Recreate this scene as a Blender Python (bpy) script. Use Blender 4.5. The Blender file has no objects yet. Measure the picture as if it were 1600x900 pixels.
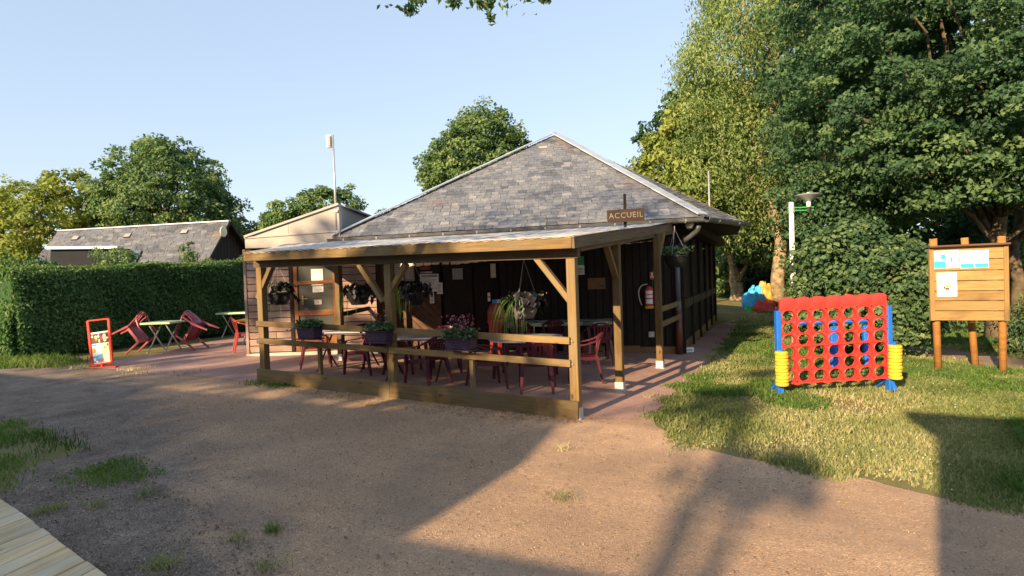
import bpy, bmesh, math, random
import numpy as np
from mathutils import Vector, Matrix, geometry
random.seed(7); np.random.seed(7)
rng = np.random.default_rng(11)
S = bpy.context.scene
COL = S.collection
rad = math.radians

# ------------------------------------------------------------------ camera
CAM = np.array([2.6045, -7.0685, 1.8715]); YAW, PITCH, ROLL = rad(-26.3189), rad(-1.1728), rad(-2.0); FPX = 919.25
def cam_axes():
    f = np.array([math.sin(YAW)*math.cos(PITCH), math.cos(YAW)*math.cos(PITCH), math.sin(PITCH)])
    r = np.array([math.cos(YAW), -math.sin(YAW), 0.0]); u = np.cross(r, f)
    c, s = math.cos(ROLL), math.sin(ROLL)
    return c*r+s*u, -s*r+c*u, f
AX_R, AX_U, AX_F = cam_axes()
cd = bpy.data.cameras.new('camera'); cam = bpy.data.objects.new('camera', cd); COL.objects.link(cam)
cd.sensor_width = 36; cd.lens = 36*FPX/1600; cd.clip_end = 2000; cd.clip_start = .05
cam.matrix_world = Matrix(((AX_R[0], AX_U[0], -AX_F[0], CAM[0]), (AX_R[1], AX_U[1], -AX_F[1], CAM[1]), (AX_R[2], AX_U[2], -AX_F[2], CAM[2]), (0, 0, 0, 1)))
S.camera = cam

# ------------------------------------------------------------------ light
SKYG = .40                                  # softens the span between the sky's zenith and horizon, as haze does
SUN_AZ, SUN_EL = rad(189.5), rad(21)          # azimuth clockwise from +Y
w = bpy.data.worlds.new('World'); S.world = w; w.use_nodes = True
nt = w.node_tree; bg = nt.nodes['Background']
sky = nt.nodes.new('ShaderNodeTexSky'); sky.sky_type = 'NISHITA'; sky.sun_disc = False
sky.sun_elevation = SUN_EL; sky.sun_rotation = SUN_AZ; sky.air_density = 1.0; sky.dust_density = 1.2; sky.ozone_density = 2.5; sky.altitude = 200
gm0 = nt.nodes.new('ShaderNodeGamma'); gm0.inputs[1].default_value = SKYG; nt.links.new(sky.outputs[0], gm0.inputs[0]); hs0 = nt.nodes.new('ShaderNodeHueSaturation'); hs0.inputs['Saturation'].default_value = .95; nt.links.new(gm0.outputs[0], hs0.inputs['Color']); wm = nt.nodes.new('ShaderNodeMix'); wm.data_type = 'RGBA'; wm.blend_type = 'MULTIPLY'; wm.inputs[0].default_value = 1; wm.inputs[7].default_value = (1.13, 1.185, 1.29, 1); nt.links.new(hs0.outputs[0], wm.inputs[6]); nt.links.new(wm.outputs[2], bg.inputs[0]); bg.inputs[1].default_value = .15
sl = bpy.data.lights.new('sun', 'SUN'); so = bpy.data.objects.new('sun', sl); COL.objects.link(so)
sl.energy = 4.0; sl.angle = rad(.55); sl.color = (1, .73, .44)
sd = Vector((math.sin(SUN_AZ)*math.cos(SUN_EL), math.cos(SUN_AZ)*math.cos(SUN_EL), math.sin(SUN_EL)))
so.rotation_euler = sd.to_track_quat('Z', 'Y').to_euler(); so.location = (0, -20, 30)
S.view_settings.view_transform = 'Standard'; S.view_settings.look = 'None'; S.view_settings.gamma = 1
S.view_settings.exposure = 1.6
S.cycles.max_bounces = 6; S.cycles.transparent_max_bounces = 8
S.cycles.use_adaptive_sampling = True; S.cycles.use_denoising = True

# ------------------------------------------------------------------ placing
def gz(x, y=0): return -0.037*12*math.tanh(x/12)
def ray(px, py): return AX_F + AX_R*(px-800)/FPX + AX_U*(450-py)/FPX
def at(px, py, dep): return Vector(CAM + ray(px, py)*dep)          # the point seen there at that distance
def on(px, py, dz=0.0):                                            # the ground point seen there
    d = ray(px, py); z = 0
    for i in range(60):
        t = (z+dz-CAM[2])/d[2]; p = CAM+d*t; z = .5*z+.5*gz(p[0])
    return Vector((p[0], p[1], z+dz))
def gp(x, y, dz=0.0): return Vector((x, y, gz(x)+dz))
def depth(p): return float((np.array(p)-CAM)@AX_F)
def zat(p, py):                                                    # height above p's foot that is seen at row py
    d = np.array([p[0], p[1], 0])-np.array([CAM[0], CAM[1], 0])
    lo, hi = -2, 25
    for i in range(50):
        m = (lo+hi)/2; q = np.array([p[0], p[1], m])-CAM
        y = 450-FPX*(q@AX_U)/(q@AX_F)
        if y > py: lo = m
        else: hi = m
    return m

# ------------------------------------------------------------------ objects
def empty(name, loc, rotz=0.0, label=None, cat=None, group=None):
    o = bpy.data.objects.new(name, None); COL.objects.link(o); o.location = loc; o.rotation_euler = (0, 0, rotz)
    o.empty_display_size = .1
    if label: tag(o, label, cat, group)
    return o
def tag(o, label=None, cat=None, group=None, kind=None):
    if label: o['label'] = label
    if cat: o['category'] = cat
    if group: o['group'] = group
    if kind: o['kind'] = kind
    return o
def link(name, me, m=None, parent=None, mw=None, local=None, bevel=0):
    o = bpy.data.objects.new(name, me); COL.objects.link(o)
    if m is not None and not me.materials:
        for k in (m if isinstance(m, (list, tuple)) else [m]): me.materials.append(k)
    if parent is not None:
        o.parent = parent
        if local is not None: o.matrix_basis = local
        else:
            pm = world_of(parent); o.matrix_parent_inverse = pm.inverted()
            o.matrix_basis = mw if mw is not None else Matrix.Identity(4)
            if mw is None: pass
    elif mw is not None: o.matrix_world = mw
    if bevel:
        b = o.modifiers.new('edge', 'BEVEL'); b.width = bevel; b.segments = 1; b.limit_method = 'ANGLE'; b.angle_limit = rad(40)
    return o
def world_of(o):
    m = o.matrix_basis.copy()
    if o.parent: m = world_of(o.parent) @ o.matrix_parent_inverse @ m
    return m
def copy_tree(o, parent=None):
    c = o.copy(); COL.objects.link(c)
    if parent is not None: c.parent = parent; c.matrix_parent_inverse = o.matrix_parent_inverse.copy()
    for ch in list(o.children): copy_tree(ch, c)
    return c

class MB:
    def __init__(s): s.v = []; s.f = []; s.m = []
    def add(s, vs, fs, mi=0):
        b = len(s.v); s.v += [tuple(x) for x in vs]; s.f += [tuple(b+i for i in f) for f in fs]; s.m += [mi]*len(fs); return s
    def box(s, c, size, M=None, mi=0):
        x, y, z = size[0]/2, size[1]/2, size[2]/2; c = Vector(c)
        vs = [Vector((sx*x, sy*y, sz*z)) for sx in (-1, 1) for sy in (-1, 1) for sz in (-1, 1)]
        if M is not None: vs = [M @ q for q in vs]
        return s.add([q+c for q in vs], [(0, 1, 3, 2), (4, 6, 7, 5), (0, 4, 5, 1), (2, 3, 7, 6), (0, 2, 6, 4), (1, 5, 7, 3)], mi)
    def cyl(s, p0, p1, r0, r1=None, n=10, caps=True, mi=0):
        r1 = r0 if r1 is None else r1; return s.tube([p0, p1], [r0, r1], n, caps, mi)
    def tube(s, pts, rs, n=8, caps=True, mi=0):
        pts = [Vector(p) for p in pts]
        if not isinstance(rs, (list, tuple)): rs = [rs]*len(pts)
        vs = []; ref = None
        for i, p in enumerate(pts):
            t = (pts[min(i+1, len(pts)-1)]-pts[max(i-1, 0)]).normalized()
            if ref is None: ref = Vector((0, 0, 1)) if abs(t.z) < .9 else Vector((1, 0, 0))
            a = t.cross(ref).normalized(); b = a.cross(t); ref = b
            for k in range(n):
                an = 2*math.pi*k/n; vs.append(p+(a*math.cos(an)+b*math.sin(an))*rs[i])
        fs = []
        for i in range(len(pts)-1):
            for k in range(n):
                k2 = (k+1) % n; fs.append((i*n+k, i*n+k2, (i+1)*n+k2, (i+1)*n+k))
        if caps:
            fs.append(tuple(range(n))[::-1]); fs.append(tuple((len(pts)-1)*n+k for k in range(n)))
        return s.add(vs, fs, mi)
    def strip(s, pts, ws, th, side, mi=0):
        """flat bar swept along pts: ws widths along side vector(s), th thickness"""
        pts = [Vector(p) for p in pts]; n = len(pts)
        ws = ws if isinstance(ws, (list, tuple)) else [ws]*n; th = th if isinstance(th, (list, tuple)) else [th]*n
        vs = []
        for i, p in enumerate(pts):
            t = (pts[min(i+1, n-1)]-pts[max(i-1, 0)]).normalized()
            sd_ = Vector(side); sd_ = (sd_-t*sd_.dot(t)).normalized(); nn = t.cross(sd_)
            for a, b in ((-1, -1), (1, -1), (1, 1), (-1, 1)): vs.append(p+sd_*a*ws[i]/2+nn*b*th[i]/2)
        fs = [(3, 2, 1, 0), tuple(4*(n-1)+k for k in range(4))]
        for i in range(n-1):
            for k in range(4): fs.append((4*i+k, 4*i+(k+1) % 4, 4*i+4+(k+1) % 4, 4*i+4+k))
        return s.add(vs, fs, mi)
    def grid(s, fn, nu, nv, th=0.0, mi=0):
        """fn(u,v)->point, extruded by th along -normal"""
        P = [[Vector(fn(i/nu, j/nv)) for j in range(nv+1)] for i in range(nu+1)]
        def nrm(i, j):
            a = P[min(i+1, nu)][j]-P[max(i-1, 0)][j]; b = P[i][min(j+1, nv)]-P[i][max(j-1, 0)]
            return a.cross(b).normalized()
        vs = [P[i][j] for i in range(nu+1) for j in range(nv+1)]; id_ = lambda i, j: i*(nv+1)+j
        fs = [(id_(i, j), id_(i+1, j), id_(i+1, j+1), id_(i, j+1)) for i in range(nu) for j in range(nv)]
        if th:
            o = len(vs); vs += [P[i][j]-nrm(i, j)*th for i in range(nu+1) for j in range(nv+1)]
            fs += [tuple(o+k for k in f[::-1]) for f in fs[:]]
            rim = [id_(i, 0) for i in range(nu)]+[id_(nu, j) for j in range(nv)]+[id_(i, nv) for i in range(nu, 0, -1)]+[id_(0, j) for j in range(nv, 0, -1)]
            for a, b in zip(rim, rim[1:]+rim[:1]): fs.append((b, a, o+a, o+b))
        return s.add(vs, fs, mi)
    def prism(s, poly, off, mi=0):
        """planar polygon (3D points) extruded by vector off"""
        n = len(poly); off = Vector(off); vs = [Vector(p) for p in poly]+[Vector(p)+off for p in poly]
        return s.add(vs, [tuple(range(n))[::-1], tuple(range(n, 2*n))]+[(i, (i+1) % n, n+(i+1) % n, n+i) for i in range(n)], mi)
    def lathe(s, prof, c=(0, 0, 0), n=16, mi=0):
        c = Vector(c); vs = []; m = len(prof)
        for r, z in prof:
            for k in range(n): vs.append(c+Vector((r*math.cos(2*math.pi*k/n), r*math.sin(2*math.pi*k/n), z)))
        fs = [(i*n+k, i*n+(k+1) % n, (i+1)*n+(k+1) % n, (i+1)*n+k) for i in range(m-1) for k in range(n)]
        fs += [tuple(range(n))[::-1], tuple((m-1)*n+k for k in range(n))]
        return s.add(vs, fs, mi)
    def mesh(s, name, smooth=False):
        me = bpy.data.meshes.new(name); me.from_pydata(s.v, [], s.f); me.update()
        if any(s.m): me.polygons.foreach_set('material_index', s.m)
        bm = bmesh.new(); bm.from_mesh(me); bmesh.ops.recalc_face_normals(bm, faces=bm.faces); bm.to_mesh(me); bm.free()
        if smooth: me.shade_smooth() if hasattr(me, 'shade_smooth') else me.polygons.foreach_set('use_smooth', [True]*len(me.polygons))
        return me
    def build(s, name, m, parent=None, smooth=False, bevel=0, mw=None, local=None):
        return link(name, s.mesh(name, smooth), m, parent, mw, local, bevel)

def frame_x(p0, p1, up=(0, 0, 1)):
    p0, p1 = Vector(p0), Vector(p1); x = (p1-p0).normalized(); z = Vector(up); z = (z-x*z.dot(x)).normalized(); y = z.cross(x)
    return Matrix(((x.x, y.x, z.x, p0.x), (x.y, y.y, z.y, p0.y), (x.z, y.z, z.z, p0.z), (0, 0, 0, 1)))
def bar(name, p0, p1, wy, wz, m, parent=None, up=(0, 0, 1), bevel=.004, grow=0.0):
    """timber from p0 to p1 with its own local X along the grain; wy across, wz along up"""
    L = (Vector(p1)-Vector(p0)).length
    b = MB().box((L/2, 0, 0), (L+2*grow, wy, wz))
    return b.build(name, m, parent, bevel=bevel, mw=frame_x(p0, p1, up))

def mesh_np(name, V, F, tint=None, smooth=False):
    me = bpy.data.meshes.new(name); k = F.shape[1]
    me.vertices.add(len(V)); me.vertices.foreach_set('co', V.astype(np.float32).ravel())
    me.loops.add(F.size); me.loops.foreach_set('vertex_index', F.astype(np.int32).ravel())
    me.polygons.add(len(F)); me.polygons.foreach_set('loop_start', np.arange(0, F.size, k, dtype=np.int32))
    try: me.polygons.foreach_set('loop_total', np.full(len(F), k, dtype=np.int32))
    except Exception: pass
    if tint is not None:
        a = me.attributes.new('tint', 'FLOAT', 'POINT'); a.data.foreach_set('value', tint.astype(np.float32))
    me.update(calc_edges=True)
    return me

# ------------------------------------------------------------------ materials
MATS = {}
def newmat(name):
    m = bpy.data.materials.new(name); m.use_nodes = True; return m, m.node_tree, m.node_tree.nodes['Principled BSDF']
def N(nt, t, **kw):
    n = nt.nodes.new(t)
    for k, v in kw.items():
        if k in n.inputs: n.inputs[k].default_value = v
        else: setattr(n, k, v)
    return n
def ramp(nt, fac, stops):
    r = nt.nodes.new('ShaderNodeValToRGB'); e = r.color_ramp.elements
    while len(e) < len(stops): e.new(.5)
    for k, (p, c) in enumerate(stops): e[k].position = p; e[k].color = (*c, 1)
    nt.links.new(fac, r.inputs[0]); return r.outputs[0]
def mixc(nt, a, b, fac, mode='MIX'):
    n = nt.nodes.new('ShaderNodeMix'); n.data_type = 'RGBA'; n.blend_type = mode
    for s_, v in ((0, fac), (6, a), (7, b)):
        if hasattr(v, 'is_linked'): nt.links.new(v, n.inputs[s_])
        else: n.inputs[s_].default_value = v if s_ == 0 else (*v, 1)
    return n.outputs[2]
def noise(nt, scale, detail=4, vec=None, rough=.55, out=0):
    n = N(nt, 'ShaderNodeTexNoise', Scale=scale, Detail=detail, Roughness=rough)
    if vec is not None: nt.links.new(vec, n.inputs['Vector'])
    return n.outputs[out]
def mapping(nt, vec, scale=(1, 1, 1), rot=(0, 0, 0), loc=None):
    n = nt.nodes.new('ShaderNodeMapping'); n.inputs['Scale'].default_value = scale; n.inputs['Rotation'].default_value = rot
    nt.links.new(vec, n.inputs['Vector'])
    if loc is not None: nt.links.new(loc, n.inputs['Location'])
    return n.outputs[0]
def bump(nt, bsdf, h, strength=.3, dist=.01):
    b = N(nt, 'ShaderNodeBump', Strength=strength, Distance=dist); nt.links.new(h, b.inputs['Height']); nt.links.new(b.outputs[0], bsdf.inputs['Normal'])
def plain(name, col, rough=.5, var=.12, scale=6, metal=0, spec=.4, bmp=.0, dirt=None):
    m, nt, b = newmat(name); tc = N(nt, 'ShaderNodeTexCoord'); oi = N(nt, 'ShaderNodeObjectInfo')
    add = N(nt, 'ShaderNodeVectorMath', operation='ADD'); nt.links.new(tc.outputs['Object'], add.inputs[0]); nt.links.new(oi.outputs['Location'], add.inputs[1])
    f = noise(nt, scale, 5, add.outputs[0])
    lo = tuple(c*(1-var*1.6) for c in col); hi = tuple(min(1, c*(1+var)) for c in col)
    c = ramp(nt, f, [(.3, lo), (.7, hi)])
    if dirt: c = mixc(nt, c, dirt, ramp(nt, noise(nt, scale*.6, 6, add.outputs[0]), [(.52, (0, 0, 0)), (.75, (.7, .7, .7))]))
    nt.links.new(c, b.inputs['Base Color']); b.inputs['Roughness'].default_value = rough; b.inputs['Metallic'].default_value = metal
    b.inputs['Specular IOR Level'].default_value = spec
    if bmp: bump(nt, b, noise(nt, scale*8, 4, add.outputs[0]), bmp)
    return m
def wood(name, dark, light, rough=.65, scale=1.0, grey=None, knots=True, obvar=.35):
    """boards with the grain along local X, each board its own shade"""
    m, nt, b = newmat(name); tc = N(nt, 'ShaderNodeTexCoord'); oi = N(nt, 'ShaderNodeObjectInfo')
    comb = N(nt, 'ShaderNodeCombineXYZ')
    mul = N(nt, 'ShaderNodeMath', operation='MULTIPLY'); mul.inputs[1].default_value = 37
    nt.links.new(oi.outputs['Random'], mul.inputs[0])
    for k in range(3): nt.links.new(mul.outputs[0], comb.inputs[k])
    v = mapping(nt, tc.outputs['Object'], (1.1*scale, 16*scale, 16*scale), loc=comb.outputs[0])
    g = noise(nt, 2.2, 6, v, .6); v2 = mapping(nt, tc.outputs['Object'], (1.3, 2.5, 2.5), loc=comb.outputs[0])
    big = noise(nt, 1.4, 3, v2)
    c = ramp(nt, g, [(.28, dark), (.52, tuple((a+b_)/2 for a, b_ in zip(dark, light))), (.74, light)])
    c = mixc(nt, c, tuple(x*.45 for x in dark), ramp(nt, big, [(.5, (0, 0, 0)), (.78, (.55, .55, .55))]))
    if knots:
        kn = N(nt, 'ShaderNodeTexVoronoi', Scale=1.0); nt.links.new(mapping(nt, tc.outputs['Object'], (2.2, 6, 6), loc=comb.outputs[0]), kn.inputs['Vector'])
        c = mixc(nt, tuple(x*.3 for x in dark), c, ramp(nt, kn.outputs['Distance'], [(.06, (0, 0, 0)), (.12, (1, 1, 1))]))
    if grey: c = mixc(nt, c, grey, ramp(nt, noise(nt, 1.0, 4, v2), [(.42, (0, 0, 0)), (.7, (.75, .75, .75))]))
    br = N(nt, 'ShaderNodeMapRange'); br.inputs[3].default_value = 1-obvar; br.inputs[4].default_value = 1+obvar*.6
    nt.links.new(oi.outputs['Random'], br.inputs[0])
    hsv = N(nt, 'ShaderNodeHueSaturation'); nt.links.new(c, hsv.inputs['Color']); nt.links.new(br.outputs[0], hsv.inputs['Value'])
    nt.links.new(hsv.outputs[0], b.inputs['Base Color']); b.inputs['Roughness'].default_value = rough; b.inputs['Specular IOR Level'].default_value = .25
    bump(nt, b, g, .35, .004); return m
def leafmat(name, dark, mid, light, trans=.35, rough=.55):
    m, nt, b = newmat(name); at_ = N(nt, 'ShaderNodeAttribute', attribute_name='tint')
    c = ramp(nt, at_.outputs['Fac'], [(.0, dark), (.5, mid), (1, light)])
    nt.links.new(c, b.inputs['Base Color']); b.inputs['Roughness'].default_value = rough; b.inputs['Specular IOR Level'].default_value = .3
    t = N(nt, 'ShaderNodeBsdfTranslucent'); hs = N(nt, 'ShaderNodeHueSaturation', Saturation=1.15, Value=1.3); nt.links.new(c, hs.inputs['Color']); nt.links.new(hs.outputs[0], t.inputs['Color'])
    mx = N(nt, 'ShaderNodeMixShader'); mx.inputs[0].default_value = trans
    nt.links.new(b.outputs[0], mx.inputs[1]); nt.links.new(t.outputs[0], mx.inputs[2])
    nt.links.new(mx.outputs[0], nt.nodes['Material Output'].inputs['Surface']); return m

M_TIMBER = wood('pergola_timber', (.13, .080, .028), (.275, .175, .064), grey=(.15, .125, .075))
M_TIMBER_GREY = wood('weathered_timber', (.10, .065, .035), (.24, .16, .085), grey=(.12, .115, .10))
M_DARKWOOD = wood('dark_stained_wood', (.009, .006, .005), (.024, .016, .011), obvar=.3, knots=False)
M_REDWOOD = wood('red_brown_wood', (.075, .038, .022), (.165, .088, .05), obvar=.25)
M_CLAP = wood('pink_clapboard', (.25, .155, .12), (.47, .32, .25), obvar=.3, grey=(.33, .27, .23))
M_DOORWOOD = wood('door_wood', (.16, .06, .025), (.30, .125, .05), obvar=.1, knots=False)
M_SKIRT = wood('skirting_wood', (.17, .085, .035), (.30, .17, .075), obvar=.2)
M_BOARDWOOD = wood('honey_pine', (.245, .15, .052), (.385, .25, .098), obvar=.16, rough=.5)
M_BOARDPOST = wood('orange_pine_post', (.26, .11, .03), (.40, .20, .06), obvar=.12)
M_DECK = wood('pale_decking', (.48, .34, .17), (.80, .63, .36), obvar=.2, grey=(.50, .46, .38))
M_ZINC = plain('zinc_metal', (.43, .48, .55), .42, .12, 3, metal=.25)
M_GALV = plain('galvanised_steel', (.50, .51, .52), .4, .06, 9, metal=.5)
M_GUTTER = plain('grey_gutter', (.14, .145, .155), .4, .2, 5, metal=.3)
M_BEIGE = plain('beige_cladding', (.375, .345, .31), .55, .07, 1.2, dirt=(.30, .27, .235))
M_GREYCLAD = plain('grey_cladding', (.27, .265, .26), .6, .08, 2)
M_MAROON = plain('maroon_plastic', (.085, .012, .023), .38, .12, 5, spec=.5)
M_REDPL = plain('faded_red_plastic', (.42, .060, .055), .42, .12, 5)
M_PINKPL = plain('faded_pink_red_plastic', (.30, .055, .075), .42, .14, 5)
M_RED = plain('bright_red_plastic', (.64, .042, .032), .4, .10, 5, spec=.5)
M_REDMETAL = plain('red_painted_metal', (.62, .045, .02), .4, .1, 8)
M_BLUE = plain('blue_plastic', (.015, .13, .52), .36, .08, 8, spec=.5)
M_YELLOW = plain('yellow_plastic', (.70, .43, .03), .4, .10, 7, spec=.5)
M_WHITE = plain('white_plastic', (.78, .78, .76), .35, .04, 6)
M_PAPER = plain('white_paper', (.80, .79, .75), .7, .03, 6)
M_PURPLE = plain('purple_plastic', (.045, .026, .052), .42, .12, 6)
M_TABLETOP = plain('grey_table_top', (.50, .50, .53), .22, .1, 3, spec=.5)
M_GREENTOP = plain('lime_table_top', (.50, .62, .36), .3, .08, 4)
M_CHROME = plain('grey_metal_legs', (.55, .55, .54), .3, .1, 10, metal=.6)
M_BLACK = plain('black_plastic', (.012, .012, .013), .5, .2, 8)
M_LAMPW = plain('white_lamp_post', (.74, .74, .70), .4, .06, 4, dirt=(.4, .4, .34))
M_GREEN = plain('green_metal', (.04, .32, .07), .4, .1, 8)
M_GLOBE = plain('cream_globe', (.75, .70, .50), .3, .04, 5)
M_BRASS = plain('brass', (.65, .47, .16), .3, .1, 8, metal=.8)
M_PIPE = plain('grey_pipe', (.12, .125, .135), .45, .15, 4)
M_PIPERED = plain('red_brown_pipe', (.14, .045, .032), .45, .15, 5)
M_CREAM = plain('cream_stone', (.55, .50, .42), .7, .1, 10)
M_LINE = plain('grey_print', (.30, .30, .31), .7, .05, 10)
M_PRINTBLUE = plain('blue_print', (.04, .36, .68), .55, .06, 10)
M_PRINTDARK = plain('dark_brown_print', (.075, .028, .022), .5, .1, 10)
M_PRINTCREAM = plain('cream_print', (.72, .66, .42), .55, .06, 10)
M_PRINTORANGE = plain('orange_print', (.75, .30, .05), .55, .06, 10)
M_PRINTRED = plain('red_print', (.55, .05, .05), .55, .06, 10)
M_PRINTPALE = plain('pale_blue_print', (.45, .65, .78), .55, .06, 10)
M_PRINTGREEN = plain('green_print', (.05, .28, .12), .55, .06, 10)
M_DARKRED = plain('dark_red_print', (.16, .025, .03), .6, .06, 10)
M_SLATELINE = plain('engraved_letter', (.20, .17, .14), .7, .1, 14)
M_DORMER = plain('dark_slate_cladding', (.011, .013, .018), .7, .12, 2, spec=.15)
M_SIGNWOOD = wood('dark_sign_wood', (.022, .014, .009), (.055, .034, .022), obvar=.1, knots=False)
M_POT = plain('grey_brown_bowl', (.16, .14, .12), .6, .12, 6)
M_ELBOW = plain('dark_gutter_elbow', (.05, .055, .06), .45, .15, 4)
M_WALLRAIL = wood('dark_weathered_rail', (.040, .028, .020), (.095, .068, .048), obvar=.2)
# ------------------------------------------------------------------ ground sheets
def hit(px, py, p, n):
    d = Vector(ray(px, py)); c = Vector(CAM); n = Vector(n); return c+d*((Vector(p)-c).dot(n)/d.dot(n))
def ground_mat(name, stops, speck, stain, sc=1.0, bmp=.5, verge=None):
    m, nt, b = newmat(name); tc = N(nt, 'ShaderNodeTexCoord'); v = tc.outputs['Object']
    big = noise(nt, .55*sc, 6, v, .65); c = ramp(nt, big, stops)
    vor = N(nt, 'ShaderNodeTexVoronoi', Scale=95.0); nt.links.new(v, vor.inputs['Vector'])
    sepx = N(nt, 'ShaderNodeSeparateColor'); nt.links.new(vor.outputs['Color'], sepx.inputs[0])
    gr = ramp(nt, sepx.outputs[0], [(.0, (.62, .62, .62)), (.55, (.98, .98, .98)), (.86, (1.12, 1.12, 1.1)), (.97, (1.7, 1.65, 1.55))])
    c = mixc(nt, c, gr, speck, 'MULTIPLY')
    st = ramp(nt, noise(nt, .9*sc, 7, mapping(nt, v, (1, 1, 1), (0, 0, .5)), .7), [(.45, (0, 0, 0)), (.68, (.85, .85, .85))])
    c = mixc(nt, c, stain, st)
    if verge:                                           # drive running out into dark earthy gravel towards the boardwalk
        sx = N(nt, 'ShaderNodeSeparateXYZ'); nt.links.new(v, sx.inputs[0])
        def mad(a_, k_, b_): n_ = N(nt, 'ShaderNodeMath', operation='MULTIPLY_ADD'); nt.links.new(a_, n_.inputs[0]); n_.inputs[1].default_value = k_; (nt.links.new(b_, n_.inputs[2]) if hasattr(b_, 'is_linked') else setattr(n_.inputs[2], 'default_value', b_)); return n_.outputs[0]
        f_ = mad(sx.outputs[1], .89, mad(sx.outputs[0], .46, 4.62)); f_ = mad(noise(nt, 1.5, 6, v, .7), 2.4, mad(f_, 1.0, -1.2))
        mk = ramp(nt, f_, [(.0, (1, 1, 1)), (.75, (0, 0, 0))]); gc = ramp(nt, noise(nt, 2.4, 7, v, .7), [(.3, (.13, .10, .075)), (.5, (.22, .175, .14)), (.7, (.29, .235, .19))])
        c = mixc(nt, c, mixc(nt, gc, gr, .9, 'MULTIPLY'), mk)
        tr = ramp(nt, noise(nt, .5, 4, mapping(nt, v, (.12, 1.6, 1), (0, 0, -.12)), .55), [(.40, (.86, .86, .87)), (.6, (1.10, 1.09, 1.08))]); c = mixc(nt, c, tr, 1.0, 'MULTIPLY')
    nt.links.new(c, b.inputs['Base Color']); b.inputs['Roughness'].default_value = .9; b.inputs['Specular IOR Level'].default_value = .15
    h = N(nt, 'ShaderNodeMath', operation='ADD'); nt.links.new(vor.outputs['Distance'], h.inputs[0]); nt.links.new(noise(nt, 30, 4, v), h.inputs[1])
    bump(nt, b, h.outputs[0], bmp, .012); return m
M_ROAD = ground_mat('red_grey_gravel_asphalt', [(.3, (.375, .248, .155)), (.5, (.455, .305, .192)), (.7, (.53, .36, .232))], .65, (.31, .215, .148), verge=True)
M_TERR = ground_mat('pink_terrace_asphalt', [(.3, (.31, .19, .16)), (.5, (.38, .24, .20)), (.7, (.45, .295, .25))], .5, (.27, .18, .15), bmp=.3)
M_PATH = ground_mat('earth_path', [(.3, (.20, .14, .10)), (.5, (.27, .19, .14)), (.7, (.34, .25, .18))], .5, (.17, .12, .085))
M_SOIL = ground_mat('grass_soil', [(.3, (.13, .12, .045)), (.5, (.20, .175, .07)), (.7, (.29, .235, .115))], .4, (.15, .145, .055), 2.0)
M_GRAVEL = ground_mat('dark_gravel', [(.3, (.12, .092, .072)), (.5, (.18, .14, .11)), (.7, (.23, .18, .14))], .95, (.11, .08, .055), 1.6, .9)

def sheet(name, poly, m, dz, step=.8, jag=0.0, seed=1):
    r = random.Random(seed); pts = []
    for i, p in enumerate(poly):
        q = poly[(i+1) % len(poly)]; L = math.hypot(q[0]-p[0], q[1]-p[1]); n = max(1, int(L/(.22 if jag else step)))
        if L > 14: n = max(1, int(L/2))
        for k in range(n):
            t = k/n; j = jag if 0 < k or jag else 0
            pts.append(Vector((p[0]+(q[0]-p[0])*t+r.uniform(-j, j), p[1]+(q[1]-p[1])*t+r.uniform(-j, j))))
    nb = len(pts); xs = [p.x for p in pts]; ys = [p.y for p in pts]
    def inside(x, y):
        c = False
        for i in range(nb):
            a, b = pts[i], pts[i-1]
            if (a.y > y) != (b.y > y) and x < (b.x-a.x)*(y-a.y)/(b.y-a.y)+a.x: c = not c
        return c
    ins = []
    x = min(xs)+step/2
    while x < max(xs):
        y = min(ys)+step/2
        while y < max(ys):
            if inside(x, y): ins.append(Vector((x, y)))
            y += step*1.5
        x += step
    vs, es, fs, *_ = geometry.delaunay_2d_cdt(pts+ins, [], [list(range(nb))], 1, 1e-5)
    me = bpy.data.meshes.new(name); me.from_pydata([(v.x, v.y, gz(v.x)+dz) for v in vs], [], [tuple(f) for f in fs]); me.update()
    o = link(name, me, m); tag(o, kind='structure'); return o, inside
# base: lawn soil out to the horizon
def grid_axis(near, far): return sorted(set([-x for x in far]+list(near)+list(far)))
gx = grid_axis([x*1.0 for x in range(-30, 31)], [35, 42, 52, 70, 100, 160, 300, 600]); gy = gx
gm = bpy.data.meshes.new('ground'); nx = len(gx)
gm.from_pydata([(x, y, gz(x)) for x in gx for y in gy], [], [(i*nx+j, (i+1)*nx+j, (i+1)*nx+j+1, i*nx+j+1) for i in range(nx-1) for j in range(nx-1)]); gm.update()
tag(link('ground', gm, M_SOIL), kind='structure')
def px(*ps): return [tuple(on(a, b)[:2]) for a, b in ps]
RIGHT_EDGE = px((1150, 499), (1152, 512), (1128, 543), (1090, 583), (1046, 618), (1018, 652))
ROAD_EDGE = px((1018, 652), (1042, 683), (1100, 703), (1200, 722), (1350, 750), (1450, 776), (1600, 800))
road_poly = [(-40, -2.2)]+px((0, 574), (110, 573), (160, 566), (225, 556), (330, 533), (400, 519))+[(-7, 6.5), (.1, 9), (.0, 13.5)]+RIGHT_EDGE+ROAD_EDGE[1:]+[(6.5, -1.6), (9, -3), (12, -9), (12, -16), (-14, -16), (-14, -6.2), (-6.2, -6.2), (-3.55, -4.75)]+px((10, 768), (28, 742), (95, 716), (135, 702), (70, 672), (0, 656))+[(-12, -3.9), (-40, -6)]
road, in_road = sheet('road', road_poly, M_ROAD, .004, .8, .06, 3)
terr_poly = px((104, 572), (160, 567), (225, 557), (330, 534), (400, 520))+[(-7, 6.4), (.1, 8.9), (.0, 13.4)]+RIGHT_EDGE+px((985, 655), (908, 655), (700, 628), (410, 600), (330, 590), (230, 583))
terrace, in_terr = sheet('terrace', terr_poly, M_TERR, .008, .8, .035, 4)
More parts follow.
